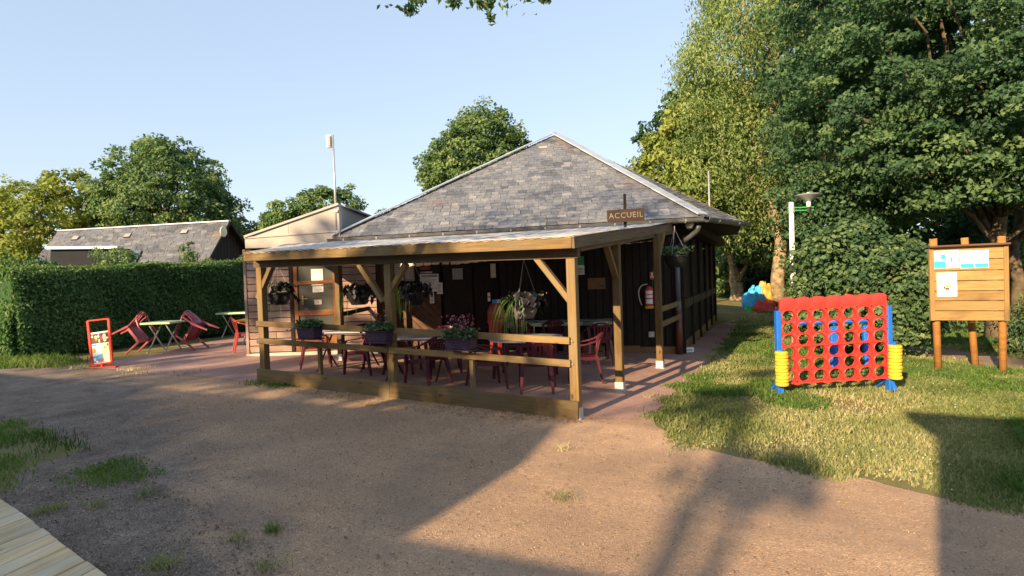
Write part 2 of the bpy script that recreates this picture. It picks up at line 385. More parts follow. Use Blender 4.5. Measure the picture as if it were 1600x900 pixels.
gravel_poly = px((30, 748), (120, 735), (240, 752), (330, 800), (420, 850), (480, 930))+[(.2, -5.6), (-.2, -7.5), (-3.5, -7.5), (-3.6, -4.7)]
path_poly = px((1432, 537), (1475, 545), (1560, 556), (1640, 568))+[(12, 5.5), (12, 4.4)]+px((1660, 592), (1600, 580), (1520, 568), (1440, 556), (1405, 545))
path, in_path = sheet('path', path_poly, M_PATH, .005, .6, .04, 6)
patch_poly = px((108, 752), (150, 728), (190, 718), (225, 735), (240, 742), (215, 752), (150, 760))

# ------------------------------------------------------------------ pavilion
C4 = on(1065, 553); DL = on(608, 545); FD = (DL-C4).to_2d().normalized(); FD = Vector((FD.x, FD.y, 0))     # along the facade, to the left
FN = Vector((-FD.y, FD.x, 0));                                                                             # outward (towards the camera)
if FN.dot(Vector(CAM)-C4) < 0: FN = -FN
def fac(t, z, out=0.0): return Vector((C4.x, C4.y, 0))+FD*t+FN*out+Vector((0, 0, z))
def fac_hit(px_, py_, out=0.0): return hit(px_, py_, fac(0, 0, out), FN)
def fac_t(px_, py_, out=0.0): return (fac_hit(px_, py_, out)-fac(0, 0, out)).dot(FD)
A = at(520, 371, 13.2); B = at(1096, 338, 12.6); Cc = at(1158, 346, 13.9); Dd = at(1151, 362, 19.5)
Ff = A-FN*9.0; Ee = Dd+FD*4-FN*2.5; Ee.z = Dd.z; APEX = at(866, 212, 17.3)
pav = empty('pavilion', gp(-3, 9), 0, 'dark timber pavilion with a broad slate hipped roof behind the open terrace shelter', 'building')
W2 = on(1122, 497); W2 = Vector((W2.x, 15.2, 0)); WALLTOP = A.z-.05
m = MB()                                                # wall core
core = [fac(6.9, 0, -.06), fac(0.02, 0, -.06), Vector((W2.x-.03, W2.y, 0)), Vector((W2.x-3.5, W2.y+2.2, 0)), fac(7.2, 0, -7)]
m.prism([Vector((p.x, p.y, -.3)) for p in core], (0, 0, WALLTOP+.3))
m.build('wall', M_DARKWOOD, pav)
t0 = fac_t(696, 540); t1 = fac_t(790, 540)              # dark doorway between
wb = .17; t = .0; k = 0
while t < t0-.02:
    p = fac(t+wb/2, gz(fac(t, 0).x)-.02, -.025+.006*(k % 2)); q = Vector((p.x, p.y, WALLTOP-.1))
    if not (fac_t(700, 500) > t+wb/2 > fac_t(786, 500)):
        o = bar('wall_board', p, q, wb-.012, .03, M_DARKWOOD, pav, up=FN, bevel=.003)
    t += wb; k += 1
# double door in the recess
dm = MB()
for a, b in ((704, 741), (744, 782)):
    ta, tb = fac_t(a, 540), fac_t(b, 540)
    pz = gz(fac(ta, 0).x)
    fr = bar('door_leaf', fac((ta+tb)/2, pz, -.03), fac((ta+tb)/2, pz+2.0, -.03), abs(tb-ta), .04, M_DARKWOOD, pav, up=FN)
# skirting along the facade
for (a, b) in ((1062, 1000), (1000, 940), (940, 880)):
    ta, tb = fac_t(a, 548), fac_t(b, 548); z = gz(fac(ta, 0).x)+.085
    bar('skirting_board', fac(ta, z, .012), fac(tb, z, .012), .17, .025, M_SKIRT, pav, up=FN)
# right-hand wall: posts, rail, low panels
RW0 = Vector((C4.x, C4.y, 0)); RW1 = Vector((W2.x, W2.y, 0)); RD = (RW1-RW0).normalized(); RN = Vector((RD.y, -RD.x, 0)); RL = (RW1-RW0).length
def rw(t, z, out=0): return RW0+RD*t+RN*out+Vector((0, 0, z))
for i in range(6):
    t = .06+i*(RL-.12)/5
    bar('wall_post', rw(t, gz(0)-.05, .03), rw(t, WALLTOP-.06, .03), .13, .13, M_DARKWOOD, pav, up=RN)
    if i < 5:
        t2 = .06+(i+1)*(RL-.12)/5
        bar('wall_rail', rw(t+.07, 1.10, .05), rw(t2-.07, 1.10, .05), .20, .07, M_WALLRAIL, pav, up=RN)
        bar('skirting_board', rw(t+.07, gz(0)+.11, .03), rw(t2-.07, gz(0)+.11, .03), .22, .03, M_SKIRT, pav, up=RN)
        n = 6
        for j in range(n):
            tt = t+.07+(t2-t-.14)*(j+.5)/n
            bar('wall_board', rw(tt, gz(0)+.2, .012), rw(tt, WALLTOP-.1, .012), (t2-t-.14)/n-.012, .02, M_DARKWOOD, pav, up=RN, bevel=0)
bar('wall_plate', fac(-.3, WALLTOP-.08, .03), fac(7.0, WALLTOP-.08, .03), .16, .05, M_DARKWOOD, pav, up=FN)
bar('wall_plate', rw(-.1, WALLTOP-.02, .25), rw(RL+.1, WALLTOP-.02, .25), .22, .34, M_DARKWOOD, pav, up=RN)
# diagonal boarding panel and the pillar next to it
def clip(poly, a, b, c):                                # keep a*x+b*y<=c
    out = []
    for i, p in enumerate(poly):
        q = poly[(i+1) % len(poly)]; dp = a*p[0]+b*p[1]-c; dq = a*q[0]+b*q[1]-c
        if dp <= 0: out.append(p)
        if dp*dq < 0: k = dp/(dp-dq); out.append((p[0]+(q[0]-p[0])*k, p[1]+(q[1]-p[1])*k))
    return out
td0, td1 = fac_t(692, 540), fac_t(606, 540); zb = gz(fac(td0, 0).x)
rect = [(td0, zb), (td1, zb), (td1, zb+1.28), (td0, zb+1.28)]
s2 = math.sqrt(.5); bwid = .125
for k in range(-40, 80):
    c0 = k*bwid
    pl = clip(clip(rect, s2, -s2, c0+bwid-.008), -s2, s2, -c0)
    if len(pl) >= 3:
        mb = MB(); ctr = Vector((0, 0, 0)); P3 = [fac(a, z, .0) for a, z in pl]
        for p in P3: ctr += p/len(P3)
        along = (FD+Vector((0, 0, 1))).normalized(); Mx = frame_x(ctr, ctr+along, FN); inv = Mx.inverted()
        mb.prism([inv @ p for p in P3], (0, 0, .03)); mb.build('diagonal_board', M_REDWOOD, pav, bevel=.004, mw=Mx)
mid = fac_t(648, 470)
for j in range(7):
    tt = td0+(td1-td0)*(j+.5)/7
    bar('upper_board', fac(tt, zb+1.30, .01), fac(tt, WALLTOP-.1, .01), (td1-td0)/7-.008, .03, M_DARKWOOD, pav, up=FN)
bar('wall_frame', fac(td0, zb+1.29, .03), fac(td1, zb+1.29, .03), .06, .04, M_REDWOOD, pav, up=FN)
PL = on(577, 552); PR = on(605, 549)
for j in range(3):
    p = PL+(PR-PL)*((j+.5)/3); bar('pillar_board', Vector((p.x, p.y, gz(p.x)-.02)), Vector((p.x, p.y, WALLTOP-.1)), (PR-PL).length/3-.01, .07, M_REDWOOD, pav, up=FN)

# roof
def slate_mat(name, island, dark=1.0):
    m, nt, b = newmat(name); g = N(nt, 'ShaderNodeNewGeometry'); oi = N(nt, 'ShaderNodeObjectInfo')
    r = g.outputs['Random Per Island'] if island else oi.outputs['Random']
    c = ramp(nt, r, [(0, (.072, .082, .108)), (.08, (.118, .130, .158)), (.45, (.145, .156, .184)), (.82, (.170, .180, .205)), (.96, (.235, .24, .255)), (1, (.10, .12, .165))])
    P = g.outputs['Position']
    stain = ramp(nt, noise(nt, .38, 5, P, .62), [(.54, (0, 0, 0)), (.70, (.7, .7, .7))])
    c = mixc(nt, c, (.22, .155, .115), stain)
    patch = ramp(nt, noise(nt, .9, 2, mapping(nt, P, (1, 1, 2.2)), .4), [(.60, (0, 0, 0)), (.64, (.75, .75, .75))])
    c = mixc(nt, c, (.075, .085, .105), patch)
    fine = ramp(nt, noise(nt, 14, 5, P, .7), [(.35, (.72, .72, .72)), (.65, (1.2, 1.2, 1.15))]); c = mixc(nt, c, fine, 1.0, 'MULTIPLY')
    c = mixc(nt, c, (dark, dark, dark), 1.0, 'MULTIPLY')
    nt.links.new(c, b.inputs['Base Color']); b.inputs['Roughness'].default_value = .55; b.inputs['Specular IOR Level'].default_value = .4
    bump(nt, b, noise(nt, 30, 4, P), .4, .006); return m
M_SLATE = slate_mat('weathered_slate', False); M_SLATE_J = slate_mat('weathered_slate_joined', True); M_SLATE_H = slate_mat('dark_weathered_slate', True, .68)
deck = MB(); ring = [A, B, Cc, Dd, Ee, Ff]
for i, p in enumerate(ring): deck.add([p, ring[(i+1) % 6], APEX], [(0, 1, 2)])
deck.add([p-Vector((0, 0, .10)) for p in ring], [tuple(range(6))[::-1]])
for i, p in enumerate(ring):
    q = ring[(i+1) % 6]; dz = Vector((0, 0, .10)); deck.add([p, q, q-dz, p-dz], [(0, 1, 2, 3)])
roof = deck.build('roof', M_DARKWOOD, pav)
def slates(P, Q, R, ex, wmin, wmax, nparts, parent, hang=.05, rnd=random.Random(5)):
    """courses of slates on triangle P,Q (eave), R (top)"""
    e = (Q-P).normalized(); n = (Q-P).cross(R-P).normalized(); n = n if n.z > 0 else -n
    s = n.cross(e); s = s if s.dot(R-P) > 0 else -s
    H = (R-P).dot(s); a0 = 0; a1 = (Q-P).dot(e); ar = (R-P).dot(e)
    items = []; d = -hang; row = 0
    while d < H-.08:
        f = max(0, d)/H; lo = a0+(ar-a0)*f; hi = a1+(ar-a1)*f; x = lo-rnd.uniform(0, wmax*.6)
        while x < hi:
            wd = rnd.uniform(wmin, wmax); xa, xb = max(x, lo), min(x+wd-.006, hi)
            if xb-xa > .05: items.append((row, d+rnd.gauss(0, .006), xa, xb))
            x += wd
        d += ex; row += 1
    variants = {}; joined = MB(); lo_x = lambda y: a0+(ar-a0)*y/H; hi_x = lambda y: a1+(ar-a1)*y/H
    for i, (row, d, xa, xb) in enumerate(items):
        c = P+e*((xa+xb)/2)+s*d+n*.012
        tl = rad(rnd.uniform(2.4, 6.0)); s2_ = s*math.cos(tl)-n*math.sin(tl); n2 = n*math.cos(tl)+s*math.sin(tl)
        ro = rnd.uniform(-.014, .014); e2 = (e+s2_*ro).normalized(); s3 = n2.cross(e2); s3 = s3 if s3.dot(s) > 0 else -s3
        c = c+n*.012
        Mx = Matrix(((e2.x, s3.x, n2.x, c.x), (e2.y, s3.y, n2.y, c.y), (e2.z, s3.z, n2.z, c.z), (0, 0, 0, 1)))
        wq = max(1, round((xb-xa)/.02)); th = .013
        pl = [(xa, d), (xb, d), (xb, d+ex*1.5), (xa, d+ex*1.5)]
        if max(lo_x(d+ex*1.5) - xa, xb - hi_x(d+ex*1.5)) > 0:      # cut along the hips
            pl = clip(clip(pl, -1, (ar-a0)/H, -a0), 1, -(ar-a1)/H, a1)
            if len(pl) < 3: continue
            xm = (xa+xb)/2; Pq = [Vector((x-xm, y-d, -th/2)) for x, y in pl]; inv = None
            if i < nparts: MB().prism(Pq, (0, 0, th)).build('slate', M_SLATE, parent, mw=Mx)
            else: joined.prism([Mx @ q_ for q_ in Pq], Mx.to_3x3() @ Vector((0, 0, th)))
            continue
        if i < nparts:
            if wq not in variants:
                vm = MB().box((0, ex*.75, 0), (wq*.02, ex*1.5, th)).mesh('slate'); vm.materials.append(M_SLATE); variants[wq] = vm
            link('slate', variants[wq], None, parent, mw=Mx)
        else: joined.box(Mx @ Vector((0, ex*.75, 0)), (xb-xa, ex*1.5, th), Mx.to_3x3())
    if joined.v: tag(joined.build('slate_courses', M_SLATE_J, parent), kind='stuff')
slates(A, B, APEX, .155, .15, .27, 290, roof)
slates(B, Cc, APEX, .155, .15, .27, 0, roof); slates(Cc, Dd, APEX, .155, .15, .27, 0, roof)
for p, wd in ((A, .22), (B, .30)):            # zinc hips
    d = (APEX-p); side = Vector((d.y, -d.x, 0)).normalized(); mb = MB(); up = side.cross(d.normalized()); up = up if up.z > 0 else -up
    n1 = 4
    for k in range(n1):
        a = p+d*(k/n1)-d.normalized()*.02; b = p+d*((k+1)/n1)
        mb.strip([a+up*(.06+.006*k), b+up*(.06+.006*k)], wd, .03, side)
    mb.build('hip_flashing', M_ZINC, roof, bevel=.003)
v = A+(APEX-A)*.80+(B-A)*.13; v = at(849, 231, 16.6)
vm = MB().box(v, (.24, .20, .05), Matrix.Rotation(rad(17), 3, 'Z')); vm.build('roof_vent', M_GREYCLAD, roof)
# gutter: half-round trough with brackets
def gutter(p, q, name, parent, r=.085):
    d = (q-p).normalized(); out = Vector((d.y, -d.x, 0)); out = out if out.dot(Vector(CAM)-p) > 0 else -out; L = (q-p).length
    prof = [(math.cos(a), math.sin(a)) for a in [math.pi+math.pi*k/8 for k in range(9)]]
    mb = MB(); c = out*(r+.02)+Vector((0, 0, -.05)); nseg = 8
    def fn(u, v_): a = math.pi+math.pi*v_; return p+d*(L*u)+c+out*(r*math.cos(a))+Vector((0, 0, r*math.sin(a)))
    mb.grid(fn, nseg, 8, .006)
    mb.tube([p+c+out*r, q+c+out*r], .012, 6)
    g = mb.build(name, M_GUTTER, parent, smooth=False)
    n = int(L/.72)
    bm_ = MB().strip([out*math.cos(math.pi+math.pi*k/6)*(r+.006)+Vector((0, 0, math.sin(math.pi+math.pi*k/6)*(r+.006))) for k in range(7)], .03, .006, d).mesh('gutter_bracket')
    bm_.materials.append(M_GALV)
    for i in range(n): link('gutter_bracket', bm_, None, g, mw=Matrix.Translation(p+d*(L*(i+.5)/n)+c))
gutter(A-(B-A)*.008, B, 'gutter', pav); gutter(B, Cc, 'gutter', pav)
# down-pipe at the near corner
c0 = at(1092, 352, 12.62); foot = fac(.05, 0, .10)
mb = MB(); mb.tube([c0, at(1090, 360, 12.7), at(1078, 370, 12.8), at(1066, 378, 12.95), Vector((foot.x, foot.y, zat(foot, 392)))], .055, 10)
pipe = mb.build('downpipe', M_ELBOW, pav, smooth=True)
MB().cyl((foot.x, foot.y, zat(foot, 486)), (foot.x, foot.y, zat(foot, 390)), .056, n=10).build('upper_pipe', M_PIPE, pipe, smooth=True)
MB().cyl((foot.x, foot.y, zat(foot, 492)), (foot.x, foot.y, zat(foot, 470)), .064, n=10).build('pipe_collar', M_PIPE, pipe, smooth=True)
MB().cyl((foot.x, foot.y, gz(foot.x)), (foot.x, foot.y, zat(foot, 487)), .075, n=10).build('lower_pipe', M_PIPERED, pipe, smooth=True)
# bulkhead lamp under the eave
bl = at(1077, 351, 12.75)
fl = empty('bulkhead_lamp', bl, math.atan2(FN.y, FN.x)-math.pi/2, 'round caged wall lamp under the eave by the downpipe', 'lamp')
MB().lathe([(.10, 0), (.11, .02), (.10, .04)], n=16).build('lamp_base', M_BLACK, fl, local=Matrix.Rotation(rad(-90), 4, 'X'))
MB().lathe([(.085, .04), (.08, .07), (.05, .10), (.0, .11)], n=16).build('lamp_glass', M_GLOBE, fl, smooth=True, local=Matrix.Rotation(rad(-90), 4, 'X'))
mb = MB()
for a in (0, math.pi/3, 2*math.pi/3): mb.tube([Vector((math.cos(a)*.1*math.cos(b), .04+.085*math.sin(b), math.sin(a)*.1*math.cos(b))) for b in [math.pi*k/8 for k in range(9)]], .006, 5)
mb.build('lamp_cage', M_GALV, fl, local=Matrix.Identity(4))

# ------------------------------------------------------------------ annex
AL = on(391, 556); AR = on(592, 552); AL.z = AR.z = 0; AD = (AR-AL).normalized(); AN = Vector((AD.y, -AD.x, 0)); AW = (AR-AL).length
def an(t, z, out=0): return AL+AD*t+AN*out+Vector((0, 0, z))
def an_hit(x, y, out=0): return hit(x, y, AL+AN*out, AN)
def an_t(x, y, out=0): return (an_hit(x, y, out)-AL).dot(AD)
annex = empty('annex', gp(AL.x, AL.y), 0, 'low annex with pale clapboard wall and beige sloping roof cladding left of the pavilion', 'building')
ztop = an_hit(450, 388).z
MB().prism([an(-.02, -.1, -.03), an(AW, -.1, -.03), an(AW, -.1, -4.5), an(-.02, -.1, -4.5)], (0, 0, ztop+.15)).build('wall', M_DARKWOOD, annex)
dt0, dt1 = an_t(462, 520), an_t(531, 520); zg = gz(AL.x)
ch = .155; zz = zg+.06; r = 0
while zz < ztop-.05:
    for a, b in ((0.0, dt0), (dt1, AW)):
        cuts = [a, b] if b-a < 1 else [a, a+(b-a)*(.35+.3*((r*7) % 5)/5), b]
        for c_, d_ in zip(cuts, cuts[1:]):
            p = an(c_+.004, zz+ch/2, .004); q = an(d_-.004, zz+ch/2, .004)
            L = (q-p).length; mb = MB(); mb.box((L/2, 0, 0), (L, ch-.016, .022), Matrix.Rotation(rad(5.5), 3, 'X'))
            mb.build('clapboard', M_CLAP, annex, bevel=.003, mw=frame_x(p, q, AN))
    zz += ch; r += 1
bar('corner_trim', an(-.03, zg, 0), an(-.03, ztop, 0), .06, .07, M_CLAP, annex, up=AN)
MB().prism([an(-.05, zg-.1, -.02), an(AW, zg-.1, -.02), an(AW, zg-.1, .10), an(-.05, zg-.1, .10)], (0, 0, .15)).build('plinth', M_CREAM, annex)
# cladding band and sloping parapet
def apx(x, y, out=.18): return an_hit(x, y, out)
q0, q1 = apx(383, 388), apx(560, 383); z0 = (q0.z+q1.z)/2
b0, b1 = apx(383, 372), apx(531, 361); hi = apx(524.5, 321); lo = apx(383, 371.5)
q1 = AL+AD*((b1-AL).dot(AD))+AN*.18+Vector((0, 0, z0)); q0 = Vector((q0.x, q0.y, z0))
back = -AN*.35
MB().prism([q0, q1, Vector((q1.x, q1.y, b1.z-.01)), Vector((q0.x, q0.y, b0.z-.01))], back).build('fascia_band', M_BEIGE, annex, bevel=.006)
hiR = Vector((q1.x, q1.y, hi.z+.0))
cut = .46                                              # two cladding sheets with a joint
def topz(f): return lo.z+.01+(hiR.z-lo.z)*f
for f0, f1 in ((0, cut), (cut, 1)):
    a = q0+(q1-q0)*(f0+.001); b = q0+(q1-q0)*(f1-.002)
    MB().prism([Vector((a.x, a.y, b0.z+(b1.z-b0.z)*f0+.004)), Vector((b.x, b.y, b0.z+(b1.z-b0.z)*f1+.004)), Vector((b.x, b.y, topz(f1))), Vector((a.x, a.y, topz(f0)+.004))], -AN*.3-AN*.0).build('cladding_panel', M_BEIGE, annex)
bar('coping', q0+Vector((0, 0, lo.z-z0+.02))-AN*.12, hiR-AN*.12+Vector((0, 0, .03)), .34, .05, M_BEIGE, annex)
bar('cover_strip', q0+Vector((0, 0, b0.z-z0))+AN*.012, q1+Vector((0, 0, b1.z-z0))+AN*.012, .02, .035, M_BEIGE, annex)
rb = hiR-AN*4.6+AD*.3; rb.z = hiR.z+.02
MB().prism([hiR-AN*.31, rb, Vector((rb.x, rb.y, z0)), Vector((hiR.x, hiR.y, z0))-AN*.31], -AD*.12).build('side_cladding', M_GREYCLAD, annex)
bar('side_coping', hiR-AN*.3+Vector((0, 0, .02)), rb+Vector((0, 0, .02)), .16, .05, M_GREYCLAD, annex)
MB().prism([q0-AN*.34+Vector((0, 0, lo.z-z0)), hiR-AN*.34, rb, q0-AN*4.6+Vector((0, 0, lo.z-z0))], (0, 0, -.1)).build('roof', M_GREYCLAD, annex)
# glazed door
def doorpanel():
    zb_ = zg+.06; zt = zg+2.12
    d = bar('door', an(dt0+.1, zb_+.25, .03), an(dt1-.06, zb_+.25, .03), .5, .045, M_DOORWOOD, annex, up=AN)
    for a in (dt0+.05, dt1-.05): bar('stile', an(a, zb_, .03), an(a, zt, .03), .10, .05, M_DOORWOOD, d, up=AN)
    for z, hgt in ((an_hit(498, 441).z, .085), (an_hit(498, 488).z, .12), (zt-.05, .1)):
        bar('rail', an(dt0+.1, z, .03), an(dt1-.1, z, .03), hgt, .045, M_DOORWOOD, d, up=AN)
    gm_, nt, b = newmat('door_glass'); b.inputs['Base Color'].default_value = (.10, .10, .085, 1); b.inputs['Roughness'].default_value = .08; b.inputs['Specular IOR Level'].default_value = .8
    zs = [an_hit(498, 531).z, an_hit(498, 490).z, an_hit(498, 441).z, zt-.06]
    for a, c in zip(zs, zs[1:]):
        pm = MB(); pm.prism([an(dt0+.1, a+.03, .016), an(dt1-.1, a+.03, .016), an(dt1-.1, c-.03, .016), an(dt0+.1, c-.03, .016)], AN*.008); pm.build('pane', gm_, d)
    h = an_hit(473, 469, .06); hm = MB(); hm.box(h, (.035, .012, .21), frame_x((0, 0, 0), AD, (0, 0, 1)).to_3x3()); hm.tube([h+AN*.01+Vector((0, 0, .03)), h+AN*.06+Vector((0, 0, .03)), h+AN*.06+AD*.12+Vector((0, 0, .03))], .009, 6); hm.build('handle', M_BRASS, d)
    bar('door_frame', an(dt0-.04, zg, .03), an(dt0-.04, zt, .03), .08, .09, M_DARKWOOD, annex, up=AN)
doorpanel()
def poster(name, ctr, d, n, wd, hg, m, label, cat='notice', marks=(), group=None):
    """thin sheet with printed marks: (u0,v0,u1,v1,material) in 0..1"""
    r_ = empty(name, ctr, 0, label, cat, group); up = Vector((0, 0, 1))
    MB().prism([ctr-d*wd/2-up*hg/2, ctr+d*wd/2-up*hg/2, ctr+d*wd/2+up*hg/2, ctr-d*wd/2+up*hg/2], n*.004).build('sheet', m, r_)
    mats = {}
    for u0, v0, u1, v1, mm in marks: mats.setdefault(mm.name, (mm, MB()))[1].prism([ctr+d*wd*(u0-.5)+up*hg*(v0-.5)+n*.0045, ctr+d*wd*(u1-.5)+up*hg*(v0-.5)+n*.0045, ctr+d*wd*(u1-.5)+up*hg*(v1-.5)+n*.0045, ctr+d*wd*(u0-.5)+up*hg*(v1-.5)+n*.0045], n*.0015)
    for mm, mb_ in mats.values(): mb_.build('print', mm, r_)
    return r_
def lines(n, u0=.1, u1=.9, v0=.1, v1=.9, mm=None, seed=1):
    r_ = random.Random(seed); mm = mm or M_LINE
    return [(u0, v0+(v1-v0)*(i+.25)/n, u0+(u1-u0)*r_.uniform(.55, 1), v0+(v1-v0)*(i+.6)/n, mm) for i in range(n)]
poster('door_notice', an_hit(495.5, 433, .03)-AN*.0, AD, AN, .26, .37, M_PAPER, 'large cream paper sheet taped in the upper pane of the annex door', marks=[])
poster('door_notice', an_hit(497, 452, .03), AD, AN, .24, .13, M_PAPER, 'smaller white paper just below the middle rail of the annex door', marks=lines(3))
poster('door_notice', an_hit(497, 472, .03), AD, AN, .16, .11, M_CREAM, 'beige card with a dark dot low in the annex door glass', marks=[(.42, .35, .58, .6, M_PRINTDARK)])

# notices on the facade
RT = -FD                                                # to the viewer's right
poster('framed_map', fac_hit(663+8, 442, .05), RT, FN, .46, .42, M_PAPER, 'large printed notice in a white border on the wall above the diagonal boards', marks=[(.06, .82, .94, .95, M_LINE)]+lines(9, .06, .94, .06, .8))
poster('paper_notice', fac_hit(687, 450.5, .05), RT, FN, .145, .27, M_PAPER, 'narrow white sheet right beside the large printed notice', marks=lines(8, .12, .9, .08, .92))
poster('paper_notice', fac_hit(675, 465.5, .06), RT, FN, .105, .255, M_PAPER, 'small tall sheet with a black symbol hanging below the large printed notice', marks=[(.25, .55, .75, .85, M_BLACK), (.45, .62, .6, .72, M_PAPER), (.2, .15, .8, .24, M_LINE), (.2, .32, .8, .4, M_LINE)])
cs = poster('red_sign', fac_hit(664, 418.5, .05), RT, FN, .27, .085, M_DARKRED, 'dark red sign with pale lettering above the printed notices', cat='sign', marks=[(.08, .12, .92, .18, M_CREAM)])
poster('green_sign', fac_hit(666, 425.7, .05), RT, FN, .30, .05, M_LINE, 'thin dark strip sign right under the red sign', cat='sign', marks=[(.4, .2, .95, .8, M_CREAM)])
poster('display_case', fac_hit(620, 424, .05), RT, FN, .32, .44, M_PAPER, 'white price sheet left of the framed picture under the shelter brace', marks=lines(9, .05, .95, .05, .95))
poster('framed_picture', fac_hit(639.5, 424, .05), RT, FN, .25, .46, M_LINE, 'grey framed picture with a tan centre left of the large notice', cat='picture', marks=[(.12, .1, .88, .9, M_CREAM)])
poster('grey_notice', fac_hit(715, 428, .01), RT, FN, .25, .26, M_LINE, 'dim grey square notice on the dark door', marks=[])
poster('paper_notice', fac_hit(770.5, 423, .03), RT, FN, .12, .33, M_CREAM, 'tall pale strip notice on the dark wall right of the dark door', marks=[])
poster('blue_sticker', fac_hit(776, 475, .03), RT, FN, .21, .21, M_PRINTPALE, 'pale blue leaflets on the dark wall left of the big grassy hanging basket', marks=[(.0, .5, .5, 1, M_PRINTBLUE), (.5, .1, .95, .55, M_PAPER), (.1, .1, .45, .4, M_PAPER)])
poster('round_sticker', fac_hit(764, 464, .03), RT, FN, .06, .2, M_PAPER, 'small white and red stickers beside the pale blue leaflets', marks=[(.1, .42, .9, .58, M_PRINTRED)])
poster('exit_sign', fac_hit(902.5, 415, .02), RT, FN, .30, .42, M_PRINTGREEN, 'green and white safety plan behind the corner post', cat='sign', marks=[(.0, .0, 1, .52, M_PAPER), (.1, .1, .9, .2, M_LINE), (.3, .28, .9, .36, M_LINE), (.1, .62, .85, .86, M_PRINTGREEN)])
poster('wooden_plaque', fac_hit(932, 443, .02), RT, FN, .40, .255, M_SKIRT, 'brown wooden plaque on the dark wall between the shelter posts', cat='plaque', marks=[])
poster('extinguisher_sign', fac_hit(1019, 430.5, .03), RT, FN, .11, .17, M_PRINTRED, 'small red sign on the wall above the fire extinguisher', cat='sign', marks=[(.35, .2, .6, .9, M_PAPER), (.2, .2, .8, .4, M_PAPER)])
sk = fac_hit(1018, 522.5, .02); so_ = empty('wall_socket', sk, 0, 'grey wall socket low on the dark wall under the fire extinguisher', 'socket')
Fm = frame_x((0, 0, 0), RT, FN).to_3x3()
MB().box(sk, (.13, .13, .04), Fm).build('cover', M_GALV, so_, bevel=.008); MB().box(sk+FN*.02, (.07, .07, .012), Fm).build('lid', M_CHROME, so_, bevel=.004)

# ------------------------------------------------------------------ pergola
perg = empty('pergola', gp(-2.8, .1), 0, 'open timber terrace shelter with railings and a pale corrugated roof', 'shelter')
PX = {'l': -5.72, 'm': -2.99, 'r': -.06}; PS = .12
zs_r = hit(897, 403.5, (0, 0, 0), (0, 1, 0)).z; zs_l = hit(404, 418, (0, 0, 0), (0, 1, 0)).z
def zsoff(x): return zs_r+(zs_l-zs_r)*(x/PX['l'])
def post(x, y, ztop_, m=M_TIMBER, shoe=True, base=.0):
    o = bar('post', gp(x, y, base), Vector((x, y, ztop_)), PS, PS, m, perg, up=(0, -1, 0), bevel=.006)
    if shoe: MB().box(gp(x, y, .07), (PS+.016, PS+.016, .15)).box(gp(x, y, .008), (PS+.07, PS+.07, .012)).build('post_shoe', M_GALV, o)
    return o
post(PX['l'], .08, zs_l); post(PX['m'], .08, zsoff(PX['m'])); post(PX['r'], .08, zs_r, shoe=True)
FY = -.24
fl_, fr_ = hit(381.5, 401, (0, FY, 0), (0, 1, 0)), hit(893.5, 378.3, (0, FY, 0), (0, 1, 0))
fm_ = fl_+(fr_-fl_)*.385
bar('fascia', fl_, fm_, .035, .15, M_TIMBER, perg, up=(0, 0, 1)); bar('fascia', fm_+Vector((.003, 0, 0)), fr_, .035, .15, M_TIMBER, perg, up=(0, 0, 1))
sx_ = fr_.x+.02
def side_hit(x, y): return hit(x, y, (sx_, 0, 0), (1, 0, 0))
sf0, sf1 = side_hit(896.5, 378), side_hit(1050, 355.5)
sf0 = Vector((sx_, fr_.y-.016, fr_.z)); 
bar('fascia', sf0, sf1, .035, .16, M_TIMBER_GREY, perg)
bar('beam', Vector((PX['l']-.12, .08, zs_l+.075)), Vector((PX['r']+.10, .08, zs_r+.075)), .11, .15, M_TIMBER_GREY, perg)
P2 = on(977, 611); P3 = on(1034, 575); P2 = Vector((-.02, P2.y, 0)); P3 = Vector((.10, P3.y, 0))
sb = lambda y: sf0.z+(sf1.z-sf0.z)*(y-sf0.y)/(sf1.y-sf0.y)-.09
post(P2.x, P2.y, sb(P2.y)); post(P3.x, P3.y, sb(P3.y))
bar('beam', Vector((.0, .15, sb(.15)+.02)), Vector((.06, 6.2, sb(6.2)+.02)), .09, .14, M_TIMBER_GREY, perg)
BLP = on(534, 563); post(BLP.x, BLP.y, zat(BLP, 400))
bar('beam', Vector((PX['l'], .2, zs_l+.08)), Vector((BLP.x-.05, BLP.y+.8, zat(BLP, 400)+.1)), .09, .14, M_TIMBER_GREY, perg)
def fb(x, y): return hit(x, y, (0, .08, 0), (0, 1, 0))
for (a, b, c, d) in ((404, 466, 425, 416), (600, 471, 562, 413), (602, 471, 635, 412), (893, 472, 838, 402)):
    bar('brace', fb(a, b), fb(c, d), .075, .095, M_TIMBER, perg, up=(0, -1, 0))
bar('brace', Vector((P2.x, P2.y-.04, zat(P2, 434))), Vector((P2.x, P2.y-.55, sb(P2.y-.55))), .07, .09, M_TIMBER, perg, up=(1, 0, 0))
bar('brace', Vector((P3.x, P3.y+.04, zat(P3, 405))), Vector((P3.x, P3.y+.6, sb(P3.y+.6))), .07, .09, M_TIMBER, perg, up=(1, 0, 0))
RY = -.0; xl, xr = PX['l']-.07, PX['r']-.03
for h in (1.012, .718):
    bar('rail', Vector((xl, RY, gz(xl)+h)), Vector((PX['m']-.004, RY, gz(PX['m'])+h)), .04, .09, M_TIMBER, perg)
    bar('rail', Vector((PX['m']+.004, RY, gz(PX['m'])+h)), Vector((xr, RY, gz(xr)+h)), .04, .09, M_TIMBER, perg)
for a, b in ((xl-.02, PX['m']), (PX['m']+.003, PX['r']+.06)):
    bar('base_board', Vector((a, -.01, gz(a)+.115)), Vector((b, -.01, gz(b)+.115)), .035, .25, M_TIMBER, perg)
